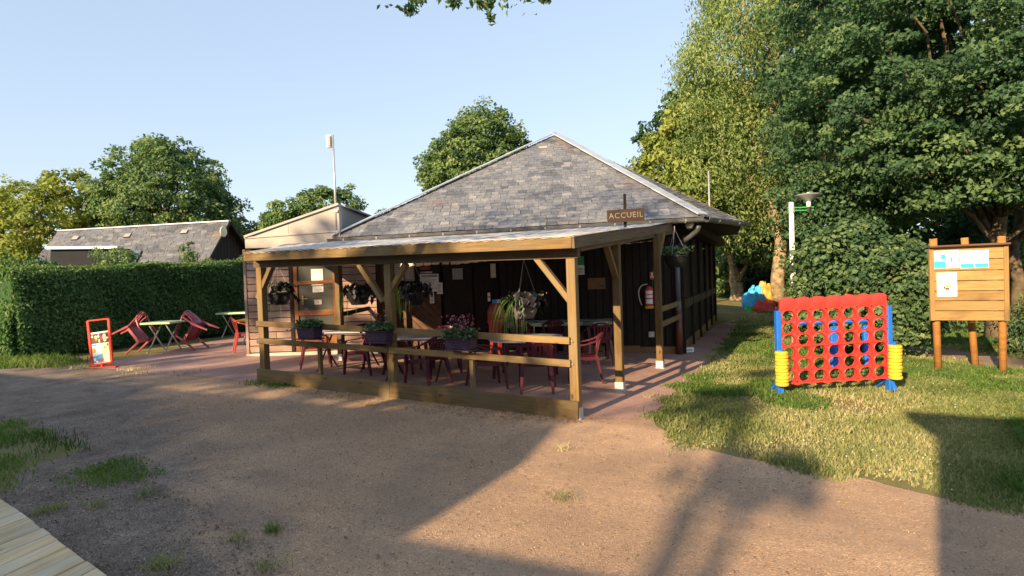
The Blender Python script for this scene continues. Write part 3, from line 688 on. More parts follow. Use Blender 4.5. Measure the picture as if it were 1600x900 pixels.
for x in (500.5, 737.5):
    p = hit(x, 570, (0, .05, 0), (0, 1, 0)); bar('baluster', gp(p.x, .055, .1), gp(p.x, .055, .70), .06, .06, M_TIMBER, perg, up=(0, -1, 0))
P4 = Vector((C4.x-.02, C4.y-.05, 0))
for yy in (484, 508):
    z = zat(P3, yy); bar('rail', Vector((P3.x+.02, P3.y+.06, z)), Vector((P4.x+.02, P4.y, z+.02)), .05, .10, M_TIMBER, perg)
for yy in (491, 517):
    z = zat(BLP, yy); q = on(580, 552); bar('rail', Vector((BLP.x+.05, BLP.y+.03, z)), Vector((q.x, q.y, z+.06)), .05, .09, M_DARKWOOD, perg)
for nm_ in ('l', 'm', 'r'):
    for h in (1.012, .718):
        for dxx in ((-.02, .02) if nm_ == 'm' else (0,)):
            x = PX[nm_]+dxx; MB().cyl((x, -.022, gz(x)+h), (x, -.030, gz(x)+h), .008, n=6).build('bolt', M_LINE, perg)
# corrugated sheet roof
def roofmat():
    m, nt, b = newmat('dirty_translucent_sheet'); g = N(nt, 'ShaderNodeNewGeometry'); P = g.outputs['Position']
    c = ramp(nt, noise(nt, 1.6, 6, P, .7), [(.35, (.30, .28, .255)), (.5, (.55, .54, .52)), (.7, (.74, .73, .71))])
    c = mixc(nt, c, (.10, .085, .06), ramp(nt, noise(nt, 4.5, 6, P, .75), [(.60, (0, 0, 0)), (.72, (.9, .9, .9))]))
    nt.links.new(c, b.inputs['Base Color']); b.inputs['Roughness'].default_value = .45
    t = N(nt, 'ShaderNodeBsdfTranslucent'); nt.links.new(c, t.inputs['Color']); mx = N(nt, 'ShaderNodeMixShader'); mx.inputs[0].default_value = .22
    nt.links.new(b.outputs[0], mx.inputs[1]); nt.links.new(t.outputs[0], mx.inputs[2]); nt.links.new(mx.outputs[0], nt.nodes['Material Output'].inputs['Surface']); return m
M_SHEET = roofmat()
r00 = hit(381, 395.5, (0, FY-.03, 0), (0, 1, 0)); r10 = hit(895, 368.8, (0, FY-.03, 0), (0, 1, 0)); r11 = at(1047, 347.5, 12.45); r01 = at(446, 382, 12.9)
rs = random.Random(3)
nsheet = 7
for i in range(nsheet):
    u0, u1 = i/nsheet, (i+1)/nsheet+.004
    dzs = rs.uniform(-.006, .01)
    def fn(u, v, u0=u0, u1=u1, dzs=dzs):
        U = u0+(u1-u0)*u; p = (r00*(1-U)+r10*U)*(1-v)+(r01*(1-U)+r11*U)*v
        return p+Vector((0, 0, .009*math.sin(U*nsheet*2*math.pi*5)+dzs+.02*math.sin(v*9+U*5)*v))
    MB().grid(fn, 30, 6, .004).build('roof_sheet', M_SHEET, perg, smooth=True)
for U in (.02, .18, .34, .5, .66, .82, .97):
    a = r00*(1-U)+r10*U; b = r01*(1-U)+r11*U; a = a+(b-a)*.035
    bar('rafter', a-Vector((0, 0, .10)), b-Vector((0, 0, .10)), .06, .10, M_TIMBER_GREY, perg)
# ------------------------------------------------------------------ ACCUEIL sign
def text_mesh(name, s, size, depth_, m, parent, mw, italic=False):
    cu = bpy.data.curves.new(name, 'FONT'); cu.body = s; cu.size = size; cu.extrude = depth_; cu.align_x = 'CENTER'; cu.align_y = 'CENTER'; cu.resolution_u = 2; cu.space_character = 1.12
    t = bpy.data.objects.new(name, cu); COL.objects.link(t); bpy.context.view_layer.update()
    me = bpy.data.meshes.new_from_object(t.evaluated_get(bpy.context.evaluated_depsgraph_get())); bpy.data.objects.remove(t)
    return link(name, me, m, parent, mw)
def facing(p, x, n):                                   # local x right, y up, z towards viewer
    x = Vector(x).normalized(); n = Vector(n).normalized(); y = n.cross(x)
    return Matrix(((x.x, y.x, n.x, p[0]), (x.y, y.y, n.y, p[1]), (x.z, y.z, n.z, p[2]), (0, 0, 0, 1)))
sgy = hit(977, 352, (sx_, 0, 0), (1, 0, 0)); sd_ = depth(sgy)
signc = at(977, 337, sd_-.06); sg = empty('welcome_sign', sgy, 0, 'dark wooden sign reading ACCUEIL on a stake above the shelter edge', 'sign')
sr = Vector(AX_R); srx = (Vector((AX_R[0], AX_R[1], .03))).normalized(); sn = srx.cross(Vector((0, 0, 1)))
sn = sn if sn.dot(Vector(CAM)-signc) > 0 else -sn
bar('stake', sgy+Vector((0, 0, -.03))-sn*.0, at(976, 303, sd_), .045, .03, M_DARKWOOD, sg, up=sn)
plank = MB(); Wd = 57/FPX*sd_; Hd = 19.5/FPX*sd_
plank.box((0, 0, 0), (Wd, Hd, .03)); plank.build('board', M_SIGNWOOD, sg, mw=facing(signc+sn*.03, srx, sn), bevel=.004)
text_mesh('lettering', 'ACCUEIL', Hd*.62, .003, M_SLATELINE, sg, facing(signc+sn*.047, srx, sn))
text_mesh('lettering', 'Camping', .075, .001, M_PRINTRED, cs, facing(fac_hit(664, 418.2, .058), RT, FN))

# ------------------------------------------------------------------ fire extinguisher
ec = fac_hit(1014, 463, .12); ex = empty('fire_extinguisher', Vector((ec.x, ec.y, fac_hit(1014, 482, .12).z)), 0, 'red fire extinguisher with white label hung on the dark wall', 'fire extinguisher')
zb_, zt_ = fac_hit(1014, 482, .12).z, fac_hit(1014, 447, .12).z; h_ = zt_-zb_
MB().lathe([(.0, h_*.12), (.092, h_*.12), (.095, h_*.2), (.095, h_*.82), (.08, h_*.92), (.035, h_), (.0, h_)], (ec.x, ec.y, zb_), 18).build('cylinder', M_PRINTRED, ex, smooth=True)
MB().lathe([(.095, 0), (.10, .02), (.10, h_*.10), (.092, h_*.13)], (ec.x, ec.y, zb_), 18).build('base_ring', M_YELLOW, ex, smooth=True)
mb = MB(); mb.box((ec.x, ec.y, zt_+.03), (.05, .05, .06)); mb.strip([Vector((ec.x, ec.y, zt_+.05)), Vector((ec.x, ec.y, zt_+.07))+RT*.05+FN*.08, Vector((ec.x, ec.y, zt_+.06))+RT*.02+FN*.16], .03, .012, RT); mb.build('handle', M_BLACK, ex)
hz = []
for k in range(9):
    a = k/8; hz.append(Vector((ec.x, ec.y, 0))-RT*(.03+.20*math.sin(a*2.4))+FN*.05+Vector((0, 0, zt_+.04-(h_*.95)*a**1.6+.05*math.sin(a*3))))
MB().tube(hz, .013, 7).build('hose', M_CREAM, ex, smooth=True)
mb = MB()
for (z0_, z1_) in ((.22, .42), (.48, .60), (.64, .80)):
    def fn(u, v, z0_=z0_, z1_=z1_):
        a = math.atan2(FN.y, FN.x)+(u-.5)*1.7; return Vector((ec.x+.0975*math.cos(a), ec.y+.0975*math.sin(a), zb_+h_*(z0_+(z1_-z0_)*v)))
    mb.grid(fn, 8, 1)
mb.build('label', M_PAPER, ex)

# ------------------------------------------------------------------ monobloc chairs
def make_chair(m, label):
    t = empty('garden_chair', (0, 0, 0), 0, label, 'chair'); I = Matrix.Identity(4)
    # x right, +y front
    def seat(u, v):
        x = (u-.5)*(.43+.05*v); y = -.20+.44*v; z = .435-.018*math.cos((u-.5)*2.6)+(.012 if v > .9 else 0)*-1+.012*(1-v)-.02*max(0, v-.85)*6*.4
        return Vector((x, y, z))
    sm = MB(); sm.grid(seat, 8, 8, .018)
    sm.strip([seat(.0, k/4)-Vector((0, 0, .03)) for k in range(5)], .06, .012, (0, 0, 1)); sm.strip([seat(1, k/4)-Vector((0, 0, .03)) for k in range(5)], .06, .012, (0, 0, 1)); sm.strip([seat(k/6, 1)-Vector((0, 0, .03)) for k in range(7)], .06, .012, (0, 0, 1))
    sm.build('seat', m, t, smooth=False, local=I)
    def bk(x, z):                                       # point on the back shell
        f = (z-.40)/.42; return Vector((x, -.20-.13*f+.10*(x/.25)**2*(.3+.7*f), z))
    bm_ = MB()
    def top(u, v):
        x = (u-.5)*.46; zt = .825-.085*abs(u-.5)**2.6*8*.75; zb = .735-.05*abs(u-.5)**2*4*.4; return bk(x, zb+(zt-zb)*v)
    # top panel with a hand slot
    for (a, b, c, d) in ((0, .36, 0, 1), (.64, 1, 0, 1), (.36, .64, 0, .35), (.36, .64, .68, 1)):
        bm_.grid(lambda u, v, a=a, b=b, c=c, d=d: top(a+(b-a)*u, c+(d-c)*v), 5, 3, .016)
    for s_ in (-1, 1):
        bm_.strip([bk(s_*(.195+.012*k), .42+.32*k/4) for k in range(5)], .055, .018, (1, 0, 0))
    for k in range(5):
        x = (k-2)*.064; bm_.strip([bk(x*.86, .52), bk(x*.95, .64), bk(x, .745)], [.030, .034, .038], .014, (1, 0, 0))
    bm_.grid(lambda u, v: bk((u-.5)*.40, .42+.11*v), 6, 2, .016)
    bm_.build('backrest', m, t, local=I)
    for s_ in (-1, 1):
        am = MB(); P = [bk(s_*.225, .74), Vector((s_*.262, -.16, .695)), Vector((s_*.285, -.02, .655)), Vector((s_*.288, .12, .64)), Vector((s_*.285, .20, .625)), Vector((s_*.278, .245, .58)), Vector((s_*.268, .255, .50)), Vector((s_*.262, .25, .43))]
        am.strip(P, [.035, .045, .055, .06, .058, .055, .06, .065], .022, (1, 0, 0)); am.build('armrest', m, t, local=I)
        lm_ = MB(); lm_.strip([Vector((s_*.258, .25, .45)), Vector((s_*.268, .265, .25)), Vector((s_*.278, .285, 0))], [.075, .06, .045], [.05, .042, .034], (1, 0, 0)); lm_.build('leg', m, t, local=I, bevel=.006)
        lm_ = MB(); lm_.strip([Vector((s_*.21, -.19, .46)), Vector((s_*.228, -.235, .25)), Vector((s_*.246, -.29, 0))], [.07, .058, .042], [.055, .045, .034], (1, 0, 0)); lm_.build('leg', m, t, local=I, bevel=.006)
    return t
FRONT_SLOPE = -math.atan(.037)
def put(o, p, face, dz=0.0):
    """face: world direction the chair looks to"""
    o.location = gp(p[0], p[1], .010+dz); o.rotation_euler = (0, 0, math.atan2(face[1], face[0])-math.pi/2)
chair0 = make_chair(M_MAROON, 'x'); used = [False]
R2 = Vector((AX_R[0], AX_R[1])); F2 = Vector((AX_F[0], AX_F[1])).normalized()
def chair(pxy, face_rf, label, group='maroon garden chairs under the shelter'):
    o = chair0 if not used[0] else copy_tree(chair0); used[0] = True
    o['label'] = label; o['category'] = 'chair'; o['group'] = group
    p = pxy if not isinstance(pxy[0], int) else on(*pxy)
    f = R2*face_rf[0]+F2*face_rf[1]; put(o, p, f); return o
# table positions
T1 = on(545, 577); T2 = on(655, 592); T3 = on(822, 590); T4 = on(868, 556)
ux = Vector((1, 0)); uy = Vector((0, 1))
chair((Vector((T1.x-.80, T1.y-.05))), (.9, .35), 'maroon chair at the left end of the left purple-edged table')
chair((Vector((T1.x+.62, T1.y-.22))), (-.9, .4), 'maroon chair between the two purple-edged tables, nearest the railing')
chair((Vector((T1.x+.05, T1.y+.82))), (.25, -1), 'maroon chair on the far side of the left purple-edged table')
chair((Vector((T2.x-.62, T2.y+.35))), (.9, -.1), 'maroon chair at the left end of the right purple-edged table, behind the middle post')
chair((Vector((T2.x+.02, T2.y+.85))), (.1, -1), 'maroon chair on the far side of the right purple-edged table')
chair((Vector((T2.x+.45, T2.y-.35))), (-.75, .65), 'maroon chair at the near right corner of the right purple-edged table')
chair(on(760, 606), (.95, .25), 'maroon chair left of the white oval table, behind the pink-flowered trough')
chair(on(840, 611), (.05, 1), 'maroon chair nearest the corner post with its back to the railing')
chair(on(812, 568), (.1, -1), 'maroon chair on the far side of the white oval table')
chair(on(915, 596), (-.95, .1), 'maroon chair right of the corner post facing the white oval table')
chair(on(806, 563)+Vector((-.1, .35, 0)), (.1, 1), 'left maroon chair on the near side of the long patterned table')
chair(on(862, 560)+Vector((0, .2, 0)), (.05, 1), 'middle maroon chair on the near side of the long patterned table')
chair(on(935, 566), (-.1, 1), 'right maroon chair on the near side of the long patterned table')
chair(on(878, 546), (0, -1), 'maroon chair behind the long patterned table, half hidden by the corner post')
chair(on(935, 545), (.1, -1), 'maroon chair behind the right end of the long patterned table')
def recolour(o, m):
    for c in o.children:
        c.data = c.data.copy(); c.data.materials.clear(); c.data.materials.append(m)
rc = copy_tree(chair0); recolour(rc, M_REDPL); rc['label'] = 'bright red plastic chair standing by the annex corner and lime table'; rc['group'] = 'red chairs on the open terrace'
put(rc, on(386, 549), R2*.9+F2*.5)
# the two tipped chairs
def tipped(foot_px, lean, sgn, label):
    o = copy_tree(chair0); recolour(o, M_PINKPL); o['label'] = label; o['group'] = 'red chairs on the open terrace'
    f = (R2*sgn+F2*.10).normalized(); f = Vector((f.x, f.y, 0)); side = f.cross(Vector((0, 0, 1)))
    # chair frame: y->f , x->side, z up; then rotate about the front feet by lean towards f
    base = Matrix(((side.x, f.x, 0, 0), (side.y, f.y, 0, 0), (0, 0, 1, 0), (0, 0, 0, 1)))
    rot = Matrix.Rotation(-lean, 4, side); rot = rot if (rot @ Vector((0, 0, 1))).dot(f) > 0 else Matrix.Rotation(lean, 4, side)
    p = on(*foot_px); piv = Vector((0, .285, 0))
    o.matrix_basis = Matrix.Translation(gp(p.x, p.y, .02)) @ rot @ base @ Matrix.Translation(-piv); return o
tipped((206, 553), rad(52), 1, 'faded red chair tipped forward against the left side of the lime table')
tipped((316, 546), rad(56), -1, 'faded red chair tipped forward against the right side of the lime table')

# ------------------------------------------------------------------ tables
def trestle(p, L, W, ang, H, mtop, medge, mleg, label, rounded=0.0, group=None, name='folding_table'):
    t = empty(name, gp(p[0], p[1], .01), ang, label, 'table', group); I = Matrix.Identity(4)
    n = 6; pts = []
    for sx, sy in ((1, -1), (1, 1), (-1, 1), (-1, -1)):
        r = max(.03, rounded); c = (sx*(L/2-r), sy*(W/2-r)); a0 = math.atan2(sy, sx)-math.pi/4
        for k in range(n+1): a = a0+k*math.pi/2/n; pts.append(Vector((c[0]+r*math.cos(a), c[1]+r*math.sin(a), H-.03)))
    tp = MB().prism(pts, (0, 0, .03)).build('tabletop', mtop, t, local=I, bevel=.004)
    pe = [Vector((q.x*1.006, q.y*1.01, H-.042)) for q in pts]; MB().prism(pe, (0, 0, .03)).build('table_edge', medge, tp, local=I)
    for s_ in (-1, 1):
        x = s_*(L/2-.16)
        for (y0, y1) in ((-.30*W/.7, .28*W/.7), (.30*W/.7, -.28*W/.7)):
            mb = MB(); xx = x+(.015 if y0 > 0 else -.015); mb.tube([(xx, y0*1.12, .02), (xx, y0, .03), (xx, y1, H-.045)], .017, 8); mb.build('leg', mleg, t, local=I, smooth=True)
        MB().tube([(x, -.24, H-.05), (x, .24, H-.05)], .014, 6).build('brace', mleg, t, local=I)
    return t
trestle(T1, 1.22, .74, rad(14), .74, M_TABLETOP, M_PURPLE, M_MAROON, 'grey-topped table with purple edge at the left behind the railing', group='purple-edged terrace tables')
trestle(T2, 1.22, .74, rad(14), .74, M_TABLETOP, M_PURPLE, M_MAROON, 'grey-topped table with purple edge right of the middle post', group='purple-edged terrace tables')
trestle(on(258, 551), .72, .72, rad(26), .74, M_GREENTOP, M_GREENTOP, M_CHROME, 'lime green square table between the two tipped chairs', group='lime folding tables')
trestle(at(374, 512, 17.4), 1.0, .8, rad(26), .74, M_GREENTOP, M_GREENTOP, M_CHROME, 'lime green table at the far end of the hedge', group='lime folding tables')
trestle(at(402, 515, 15.6), .8, .7, rad(26), .66, M_YELLOW, M_YELLOW, M_CHROME, 'small yellow table behind the red chair by the annex corner', group=None)
# white oval plastic table
t = empty('plastic_table', gp(T3.x, T3.y, .01), rad(10), 'white oval plastic table by the corner post', 'table')
I4 = Matrix.Identity(4)
ov = [Vector((.66*math.copysign(abs(math.cos(a))**.7, math.cos(a)), .42*math.copysign(abs(math.sin(a))**.7, math.sin(a)), .69)) for a in [2*math.pi*k/40 for k in range(40)]]
MB().prism(ov, (0, 0, .035)).build('tabletop', M_WHITE, t, local=I4, bevel=.008)
MB().prism([Vector((q.x*.94, q.y*.92, .65)) for q in ov], (0, 0, .045)).build('apron', M_WHITE, t, local=I4)
for sx in (-1, 1):
    for sy in (-1, 1): MB().strip([(sx*.46, sy*.26, .66), (sx*.50, sy*.29, 0)], [.07, .045], [.06, .04], (1, 0, 0)).build('leg', M_MAROON, t, local=I4, bevel=.005)
# long patterned table
def cloth_mat():
    m, nt, b = newmat('patterned_oilcloth'); tc = N(nt, 'ShaderNodeTexCoord'); v = tc.outputs['Object']
    vo = N(nt, 'ShaderNodeTexVoronoi', Scale=5.0); nt.links.new(v, vo.inputs['Vector'])
    sp = N(nt, 'ShaderNodeSeparateColor'); nt.links.new(vo.outputs['Color'], sp.inputs[0])
    c = ramp(nt, sp.outputs[0], [(0, (.30, .33, .26)), (.4, (.52, .54, .42)), (.6, (.62, .62, .5)), (.72, (.10, .11, .10)), (1, (.45, .48, .40))])
    nt.links.new(c, b.inputs['Base Color']); b.inputs['Roughness'].default_value = .3; return m
t = empty('long_table', gp(T4.x, T4.y, .01), math.atan2(FD.y, FD.x)+math.pi, 'long table with a pale patterned oilcloth in front of the dark wall', 'table')
M_CLOTH = cloth_mat()
MB().box((0, 0, .735), (2.5, .8, .03)).build('tabletop', M_CLOTH, t, local=I4, bevel=.005)
def drape(s_):
    return lambda u, v: Vector((-1.255+2.51*u, s_*(.403+.012*math.sin(u*31)*v), .75-.07*v-.01*math.sin(u*17)*v))
MB().grid(drape(-1), 30, 2, .003).grid(drape(1), 30, 2, .003).build('cloth_hem', M_CLOTH, t, local=I4)
for sx in (-1.1, 0, 1.1):
    for sy in (-.3, .3): MB().strip([(sx, sy, .72), (sx, sy, 0)], .05, .05, (1, 0, 0)).build('leg', M_BLACK, t, local=I4)
# red bin
bp = on(779, 558); t = empty('litter_bin', gp(bp.x, bp.y, .01), 0, 'round red plastic bin beside the long table, under the grassy hanging basket', 'bin')
hb_ = zat(bp, 474)-gz(bp.x)
MB().lathe([(.15, 0), (.17, .04), (.19, hb_*.62), (.215, hb_*.64), (.215, hb_*.68), (.20, hb_*.70)], n=20).build('body', M_PRINTRED, t, smooth=False, local=I4)
MB().lathe([(.21, hb_*.70), (.21, hb_*.86), (.15, hb_*.97), (.05, hb_), (0, hb_)], n=20).build('lid', M_REDPL, t, smooth=True, local=I4)
# white block at the foot of the down-pipe
wp = on(1073, 551); t = empty('concrete_block', gp(wp.x, wp.y, .008), rad(28), 'small white block at the foot of the downpipe', 'block')
MB().box((0, 0, .055), (.30, .12, .11)).build('block_body', M_WHITE, t, local=I4, bevel=.01); MB().box((0, -.062, .06), (.22, .006, .03)).build('slot', M_LINE, t, local=I4)
# white marker by the hedge
wp = on(27, 558); t = empty('marker_post', gp(wp.x, wp.y, 0), 0, 'short white marker post in the grass before the hedge', 'post')
MB().lathe([(.06, 0), (.055, .22), (.07, .24), (.07, .27), (0, .28)], n=12).build('post_body', M_LAMPW, t, local=I4); MB().lathe([(.062, .10), (.062, .13)], n=12).build('band', M_LINE, t, local=I4)

# ------------------------------------------------------------------ sandwich board with ice-cream poster
sp_ = on(160, 575); t = empty('ice_cream_sign', gp(sp_.x, sp_.y, .01), 0, 'red framed pavement sign with an ice cream poster before the hedge', 'sign')
sdp = depth(gp(sp_.x, sp_.y)); sN = -Vector((AX_F[0], AX_F[1], 0)).normalized(); 
def sp3(x, y, o=0.0): return at(x, y, sdp-o)
corners = [(137.2, 501.5), (169.8, 498), (175, 565.5), (144.6, 570.5)]
for a, b, nm in ((0, 3, 'upright'), (1, 2, 'upright'), (0, 1, 'top_rail'), (3, 2, 'bottom_rail')):
    bar(nm, sp3(*corners[a]), sp3(*corners[b]), .05 if nm == 'upright' else .03, .04, M_REDMETAL, t, up=sN, bevel=.006)
def quad(u, v):                                         # panel coordinates 0..1 below the white header
    l0, l1 = (140.2, 520.5), (145, 569); r0_, r1_ = (170.9, 516), (174, 565)
    x0 = l0[0]+(l1[0]-l0[0])*v; y0 = l0[1]+(l1[1]-l0[1])*v; x1 = r0_[0]+(r1_[0]-r0_[0])*v; y1 = r0_[1]+(r1_[1]-r0_[1])*v
    return x0+(x1-x0)*u, y0+(y1-y0)*u
panel = MB().prism([sp3(*quad(u, v)) for u, v in ((0, 0), (1, 0), (1, 1), (0, 1))], -sN*.02).build('panel', M_PAPER, t)
def patch(poly, m, lift=.004):
    MB().prism([sp3(*quad(u, v), lift) for u, v in poly], sN*.0015).build('print', m, panel)
def disc(cu, cv, ru, rv, m, lift=.006, n=12): patch([(cu+ru*math.cos(2*math.pi*k/n), cv+rv*math.sin(2*math.pi*k/n)) for k in range(n)], m, lift)
patch([(.04, .05), (.97, .05), (.97, .36), (.04, .36)], M_PRINTDARK)
patch([(.04, .37), (.60, .37), (.55, .70), (.04, .78)], M_PRINTPALE); patch([(.62, .37), (.97, .37), (.97, .63), (.58, .66)], M_PRINTCREAM)
patch([(.04, .79), (.56, .71), (.58, .98), (.04, .98)], M_PRINTBLUE); patch([(.58, .67), (.97, .64), (.97, .97), (.60, .97)], M_PRINTCREAM)
for a in ((.28, .16, .07, .05, M_PRINTCREAM), (.42, .14, .045, .06, M_PAPER), (.30, .24, .05, .035, M_PRINTORANGE), (.45, .29, .04, .06, M_PRINTCREAM), (.72, .18, .10, .11, M_PRINTCREAM), (.85, .22, .07, .035, M_PAPER), (.74, .28, .08, .05, M_PAPER), (.10, .13, .05, .04, M_PRINTCREAM), (.56, .20, .03, .08, M_PRINTRED), (.14, .58, .10, .09, M_PRINTORANGE), (.35, .47, .12, .05, M_PAPER), (.28, .56, .14, .04, M_PAPER), (.20, .41, .16, .03, M_PRINTBLUE), (.52, .43, .025, .02, M_PRINTRED), (.52, .50, .025, .02, M_PRINTDARK), (.14, .86, .07, .06, M_PAPER), (.35, .90, .06, .05, M_PRINTRED), (.52, .90, .09, .06, M_PRINTRED), (.26, .94, .06, .03, M_PAPER), (.86, .44, .03, .04, M_PRINTDARK), (.70, .52, .06, .05, M_PRINTORANGE), (.78, .80, .09, .06, M_PAPER)): disc(*a)
bar('stem', sp3(159, 568), sp3(160.3, 575.5), .04, .04, M_REDMETAL, t, up=sN)
bz = gp(sp_.x, sp_.y, .02)
bar('foot', bz-Vector((AX_R[0], AX_R[1], 0))*.28, bz+Vector((AX_R[0], AX_R[1], 0))*.30, .10, .02, M_REDMETAL, t); bar('foot', bz-sN*-.22+Vector((0, 0, .021)), bz+sN*.22+Vector((0, 0, .021)), .08, .02, M_REDMETAL, t)

# ------------------------------------------------------------------ giant four-in-a-row game
def c4_board():
    La, Ra = on(1217, 617), on(1393, 614)
    d = (Ra-La); d.z = 0; W = d.length; xr = d.normalized(); n = Vector((xr.y, -xr.x, 0)); n = n if n.dot(Vector(CAM)-La) > 0 else -n
    ez = (Vector((0, 0, 1))-xr*.0).normalized()
    roll = rad(.3)
    t = empty('connect_game', gp(La.x, La.y), 0, 'giant red grid game with yellow discs stacked at both blue legs on the grass', 'game')
    mid_ = (La+Ra)/2; zb_ = zat(mid_, 598); zt_ = zat(mid_, 462); H = zt_-zb_
    slope = .012
    def P(u, v, o=0.0):                                # u in metres from the left, v up from the board's lower edge
        return Vector((La.x, La.y, 0))+xr*u+n*o+Vector((0, 0, zb_+v+slope*(u-W/2)))
    u0, u1 = .045, W-.06; cols, rows = 7, 6; top = H*.135; bot = H*.035
    cw = (u1-u0)/cols; rh = (H-top-bot)/rows
    wave = lambda u: .026*abs(math.sin(math.pi*(u-u0)/cw))
    def cellring(c, r):
        cx = u0+cw*(c+.5); cy = bot+rh*(r+.5); return cx, cy
    K = 24
    def panel(z0, z1, r0, r1, nm):
        mb = MB()
        for o in (.02, -.02):
            s_ = 1 if o > 0 else -1
            for c in range(cols):
                for r in range(r0, r1):
                    cx, cy = cellring(c, r); Rx = cw*.405; Ry = rh*.465
                    ring_in = []; ring_out = []
                    for k in range(K):
                        a = 2*math.pi*k/K; ca, sa = math.cos(a), math.sin(a); ring_in.append(P(cx+Rx*ca, cy+Ry*sa, o))
                        sc_ = min((cw/2)/max(1e-6, abs(ca)), (rh/2)/max(1e-6, abs(sa))); ring_out.append(P(cx+sc_*ca, cy+sc_*sa, o))
                    b = len(mb.v); mb.v += [tuple(p) for p in ring_in+ring_out]
                    for k in range(K):
                        k2 = (k+1) % K; f = (b+k, b+K+k, b+K+k2, b+k2); mb.f.append(f if s_ > 0 else f[::-1]); mb.m.append(0)
                    # raised rim
                    rim = [P(cx+Rx*1.12*math.cos(2*math.pi*k/K), cy+Ry*1.09*math.sin(2*math.pi*k/K), o) for k in range(K)]
                    rim2 = [P(cx+Rx*math.cos(2*math.pi*k/K), cy+Ry*math.sin(2*math.pi*k/K), o+s_*.012) for k in range(K)]
                    b = len(mb.v); mb.v += [tuple(p) for p in rim+rim2]
                    for k in range(K):
                        k2 = (k+1) % K; mb.f.append((b+k, b+k2, b+K+k2, b+K+k)); mb.m.append(0)
                    if o > 0:                              # hole wall
                        inn = [P(cx+Rx*math.cos(2*math.pi*k/K), cy+Ry*math.sin(2*math.pi*k/K), q) for q in (.030, -.030) for k in range(K)]
                        b = len(mb.v); mb.v += [tuple(p) for p in inn]
                        for k in range(K):
                            k2 = (k+1) % K; mb.f.append((b+k, b+k2, b+K+k2, b+K+k)); mb.m.append(0)
        return mb
    up_ = panel(0, 0, 3, 6, 'upper_grid')
    # corrugated header
    hz0 = bot+rh*6
    def head(o): return lambda u, v: P(u0-.0+(u1-u0)*u, hz0+(top*.86+wave(u0+(u1-u0)*u)*1.3)*v, o+.012*abs(math.sin(math.pi*u*cols))*math.sin(math.pi*v)*(1 if o > 0 else -1))
    up_.grid(head(.02), 56, 6); up_.grid(head(-.02), 56, 6)
    up_.grid(lambda u, v: P(u0+(u1-u0)*u, hz0+top*.86+wave(u0+(u1-u0)*u)*1.3, .02-.04*v), 56, 1)
    for uu in (u0, u1): up_.grid(lambda u, v, uu=uu: P(uu, bot+rh*3+(rh*3+top*.86)*u, .02-.04*v), 2, 1)
    up_.build('upper_grid', M_RED, t)
    lo_ = panel(0, 0, 0, 3, 'lower_grid')
    def foot_(o): return lambda u, v: P(u0+(u1-u0)*u, (0+wave(u0+(u1-u0)*u))*(1-v)+bot*v, o)
    lo_.grid(foot_(.02), 56, 2); lo_.grid(foot_(-.02), 56, 2); lo_.grid(lambda u, v: P(u0+(u1-u0)*u, wave(u0+(u1-u0)*u), .02-.04*v), 56, 1)
    for uu in (u0, u1): lo_.grid(lambda u, v, uu=uu: P(uu, .01+(bot+rh*3)*u, .02-.04*v), 2, 1)
    lo_.build('lower_grid', M_RED, t)
    for c in range(1, cols):                             # ribs between the columns
        for r0_, r1_, par in ((0, 3, 0), (3, 6, 1)):
            a = P(u0+cw*c, bot+rh*r0_+.02, .026); b = P(u0+cw*c, bot+rh*r1_-.03, .026); bar('rib', a, b, .012, .012, M_RED, t, up=n, bevel=0)
    bar('seam_rail', P(u0, bot+rh*3, .03), P(u1, bot+rh*3, .03), .022, .022, M_RED, t, up=n)
    for uu, s_ in ((u0-.035, -1), (u1+.035, 1)):
        lg = MB(); lg.strip([P(uu, H*.86, 0), P(uu, H*.3, 0), P(uu, 0, 0), Vector((P(uu, 0, 0).x, P(uu, 0, 0).y, gz(La.x)-.01))+xr*.0], [.07, .075, .075, .08], [.09, .09, .10, .12], xr)
        leg = lg.build('leg', M_BLUE, t, bevel=.008)
        fz = gz(La.x); q = P(uu, 0, 0)
        ft = MB(); ft.strip([Vector((q.x, q.y, zb_+.08))+n*.0, Vector((q.x, q.y, fz+.10))-n*.14, Vector((q.x, q.y, fz))-n*.30], [.05, .05, .055], .045, xr); ft.strip([Vector((q.x, q.y, zb_+.05)), Vector((q.x, q.y, fz))+n*.10], [.055, .06], .05, xr); ft.build('foot', M_BLUE, leg)
        pin = MB(); ay0 = H*.0; pc = P(uu-s_*-.0+s_*.01, H*.02, .11)
        nd = 10; dz_ = (H*.39)/nd; R_ = .094
        base_ = pc+Vector((0, 0, 0))
        MB().cyl(base_-Vector((0, 0, .02)), base_+Vector((0, 0, nd*dz_+.05)), .02, n=8).build('disc_peg', M_BLUE, leg)
        for k in range(nd):
            prof = [(R_*.45, .0), (R_*.9, .0), (R_, dz_*.22), (R_, dz_*.72), (R_*.9, dz_*.95), (R_*.45, dz_*.95)]
            dm_ = MB().lathe(prof, (0, 0, 0), 20).mesh('disc')
            o_ = bpy.data.objects.new('disc', DISC.setdefault('m', dm_)); COL.objects.link(o_)
            if not o_.data.materials: o_.data.materials.append(M_YELLOW)
            o_.location = base_+Vector((rng.normal()*.004, rng.normal()*.004, k*dz_))
            o_.rotation_euler = (rng.normal()*.012, rng.normal()*.012, rng.random()*6)
            tag(o_, '%s in the %s stack on the red grid game' % ('lowest yellow disc' if k == 0 else 'topmost yellow disc' if k == nd-1 else ORD[k]+' yellow disc from the bottom', 'left' if s_ < 0 else 'right'), 'game disc', 'yellow discs at the left leg' if s_ < 0 else 'yellow discs at the right leg')
    return La, Ra, xr, n
DISC = {}; ORD = ['first', 'second', 'third', 'fourth', 'fifth', 'sixth', 'seventh', 'eighth', 'ninth', 'tenth']
C4a, C4b, C4x, C4n = c4_board()
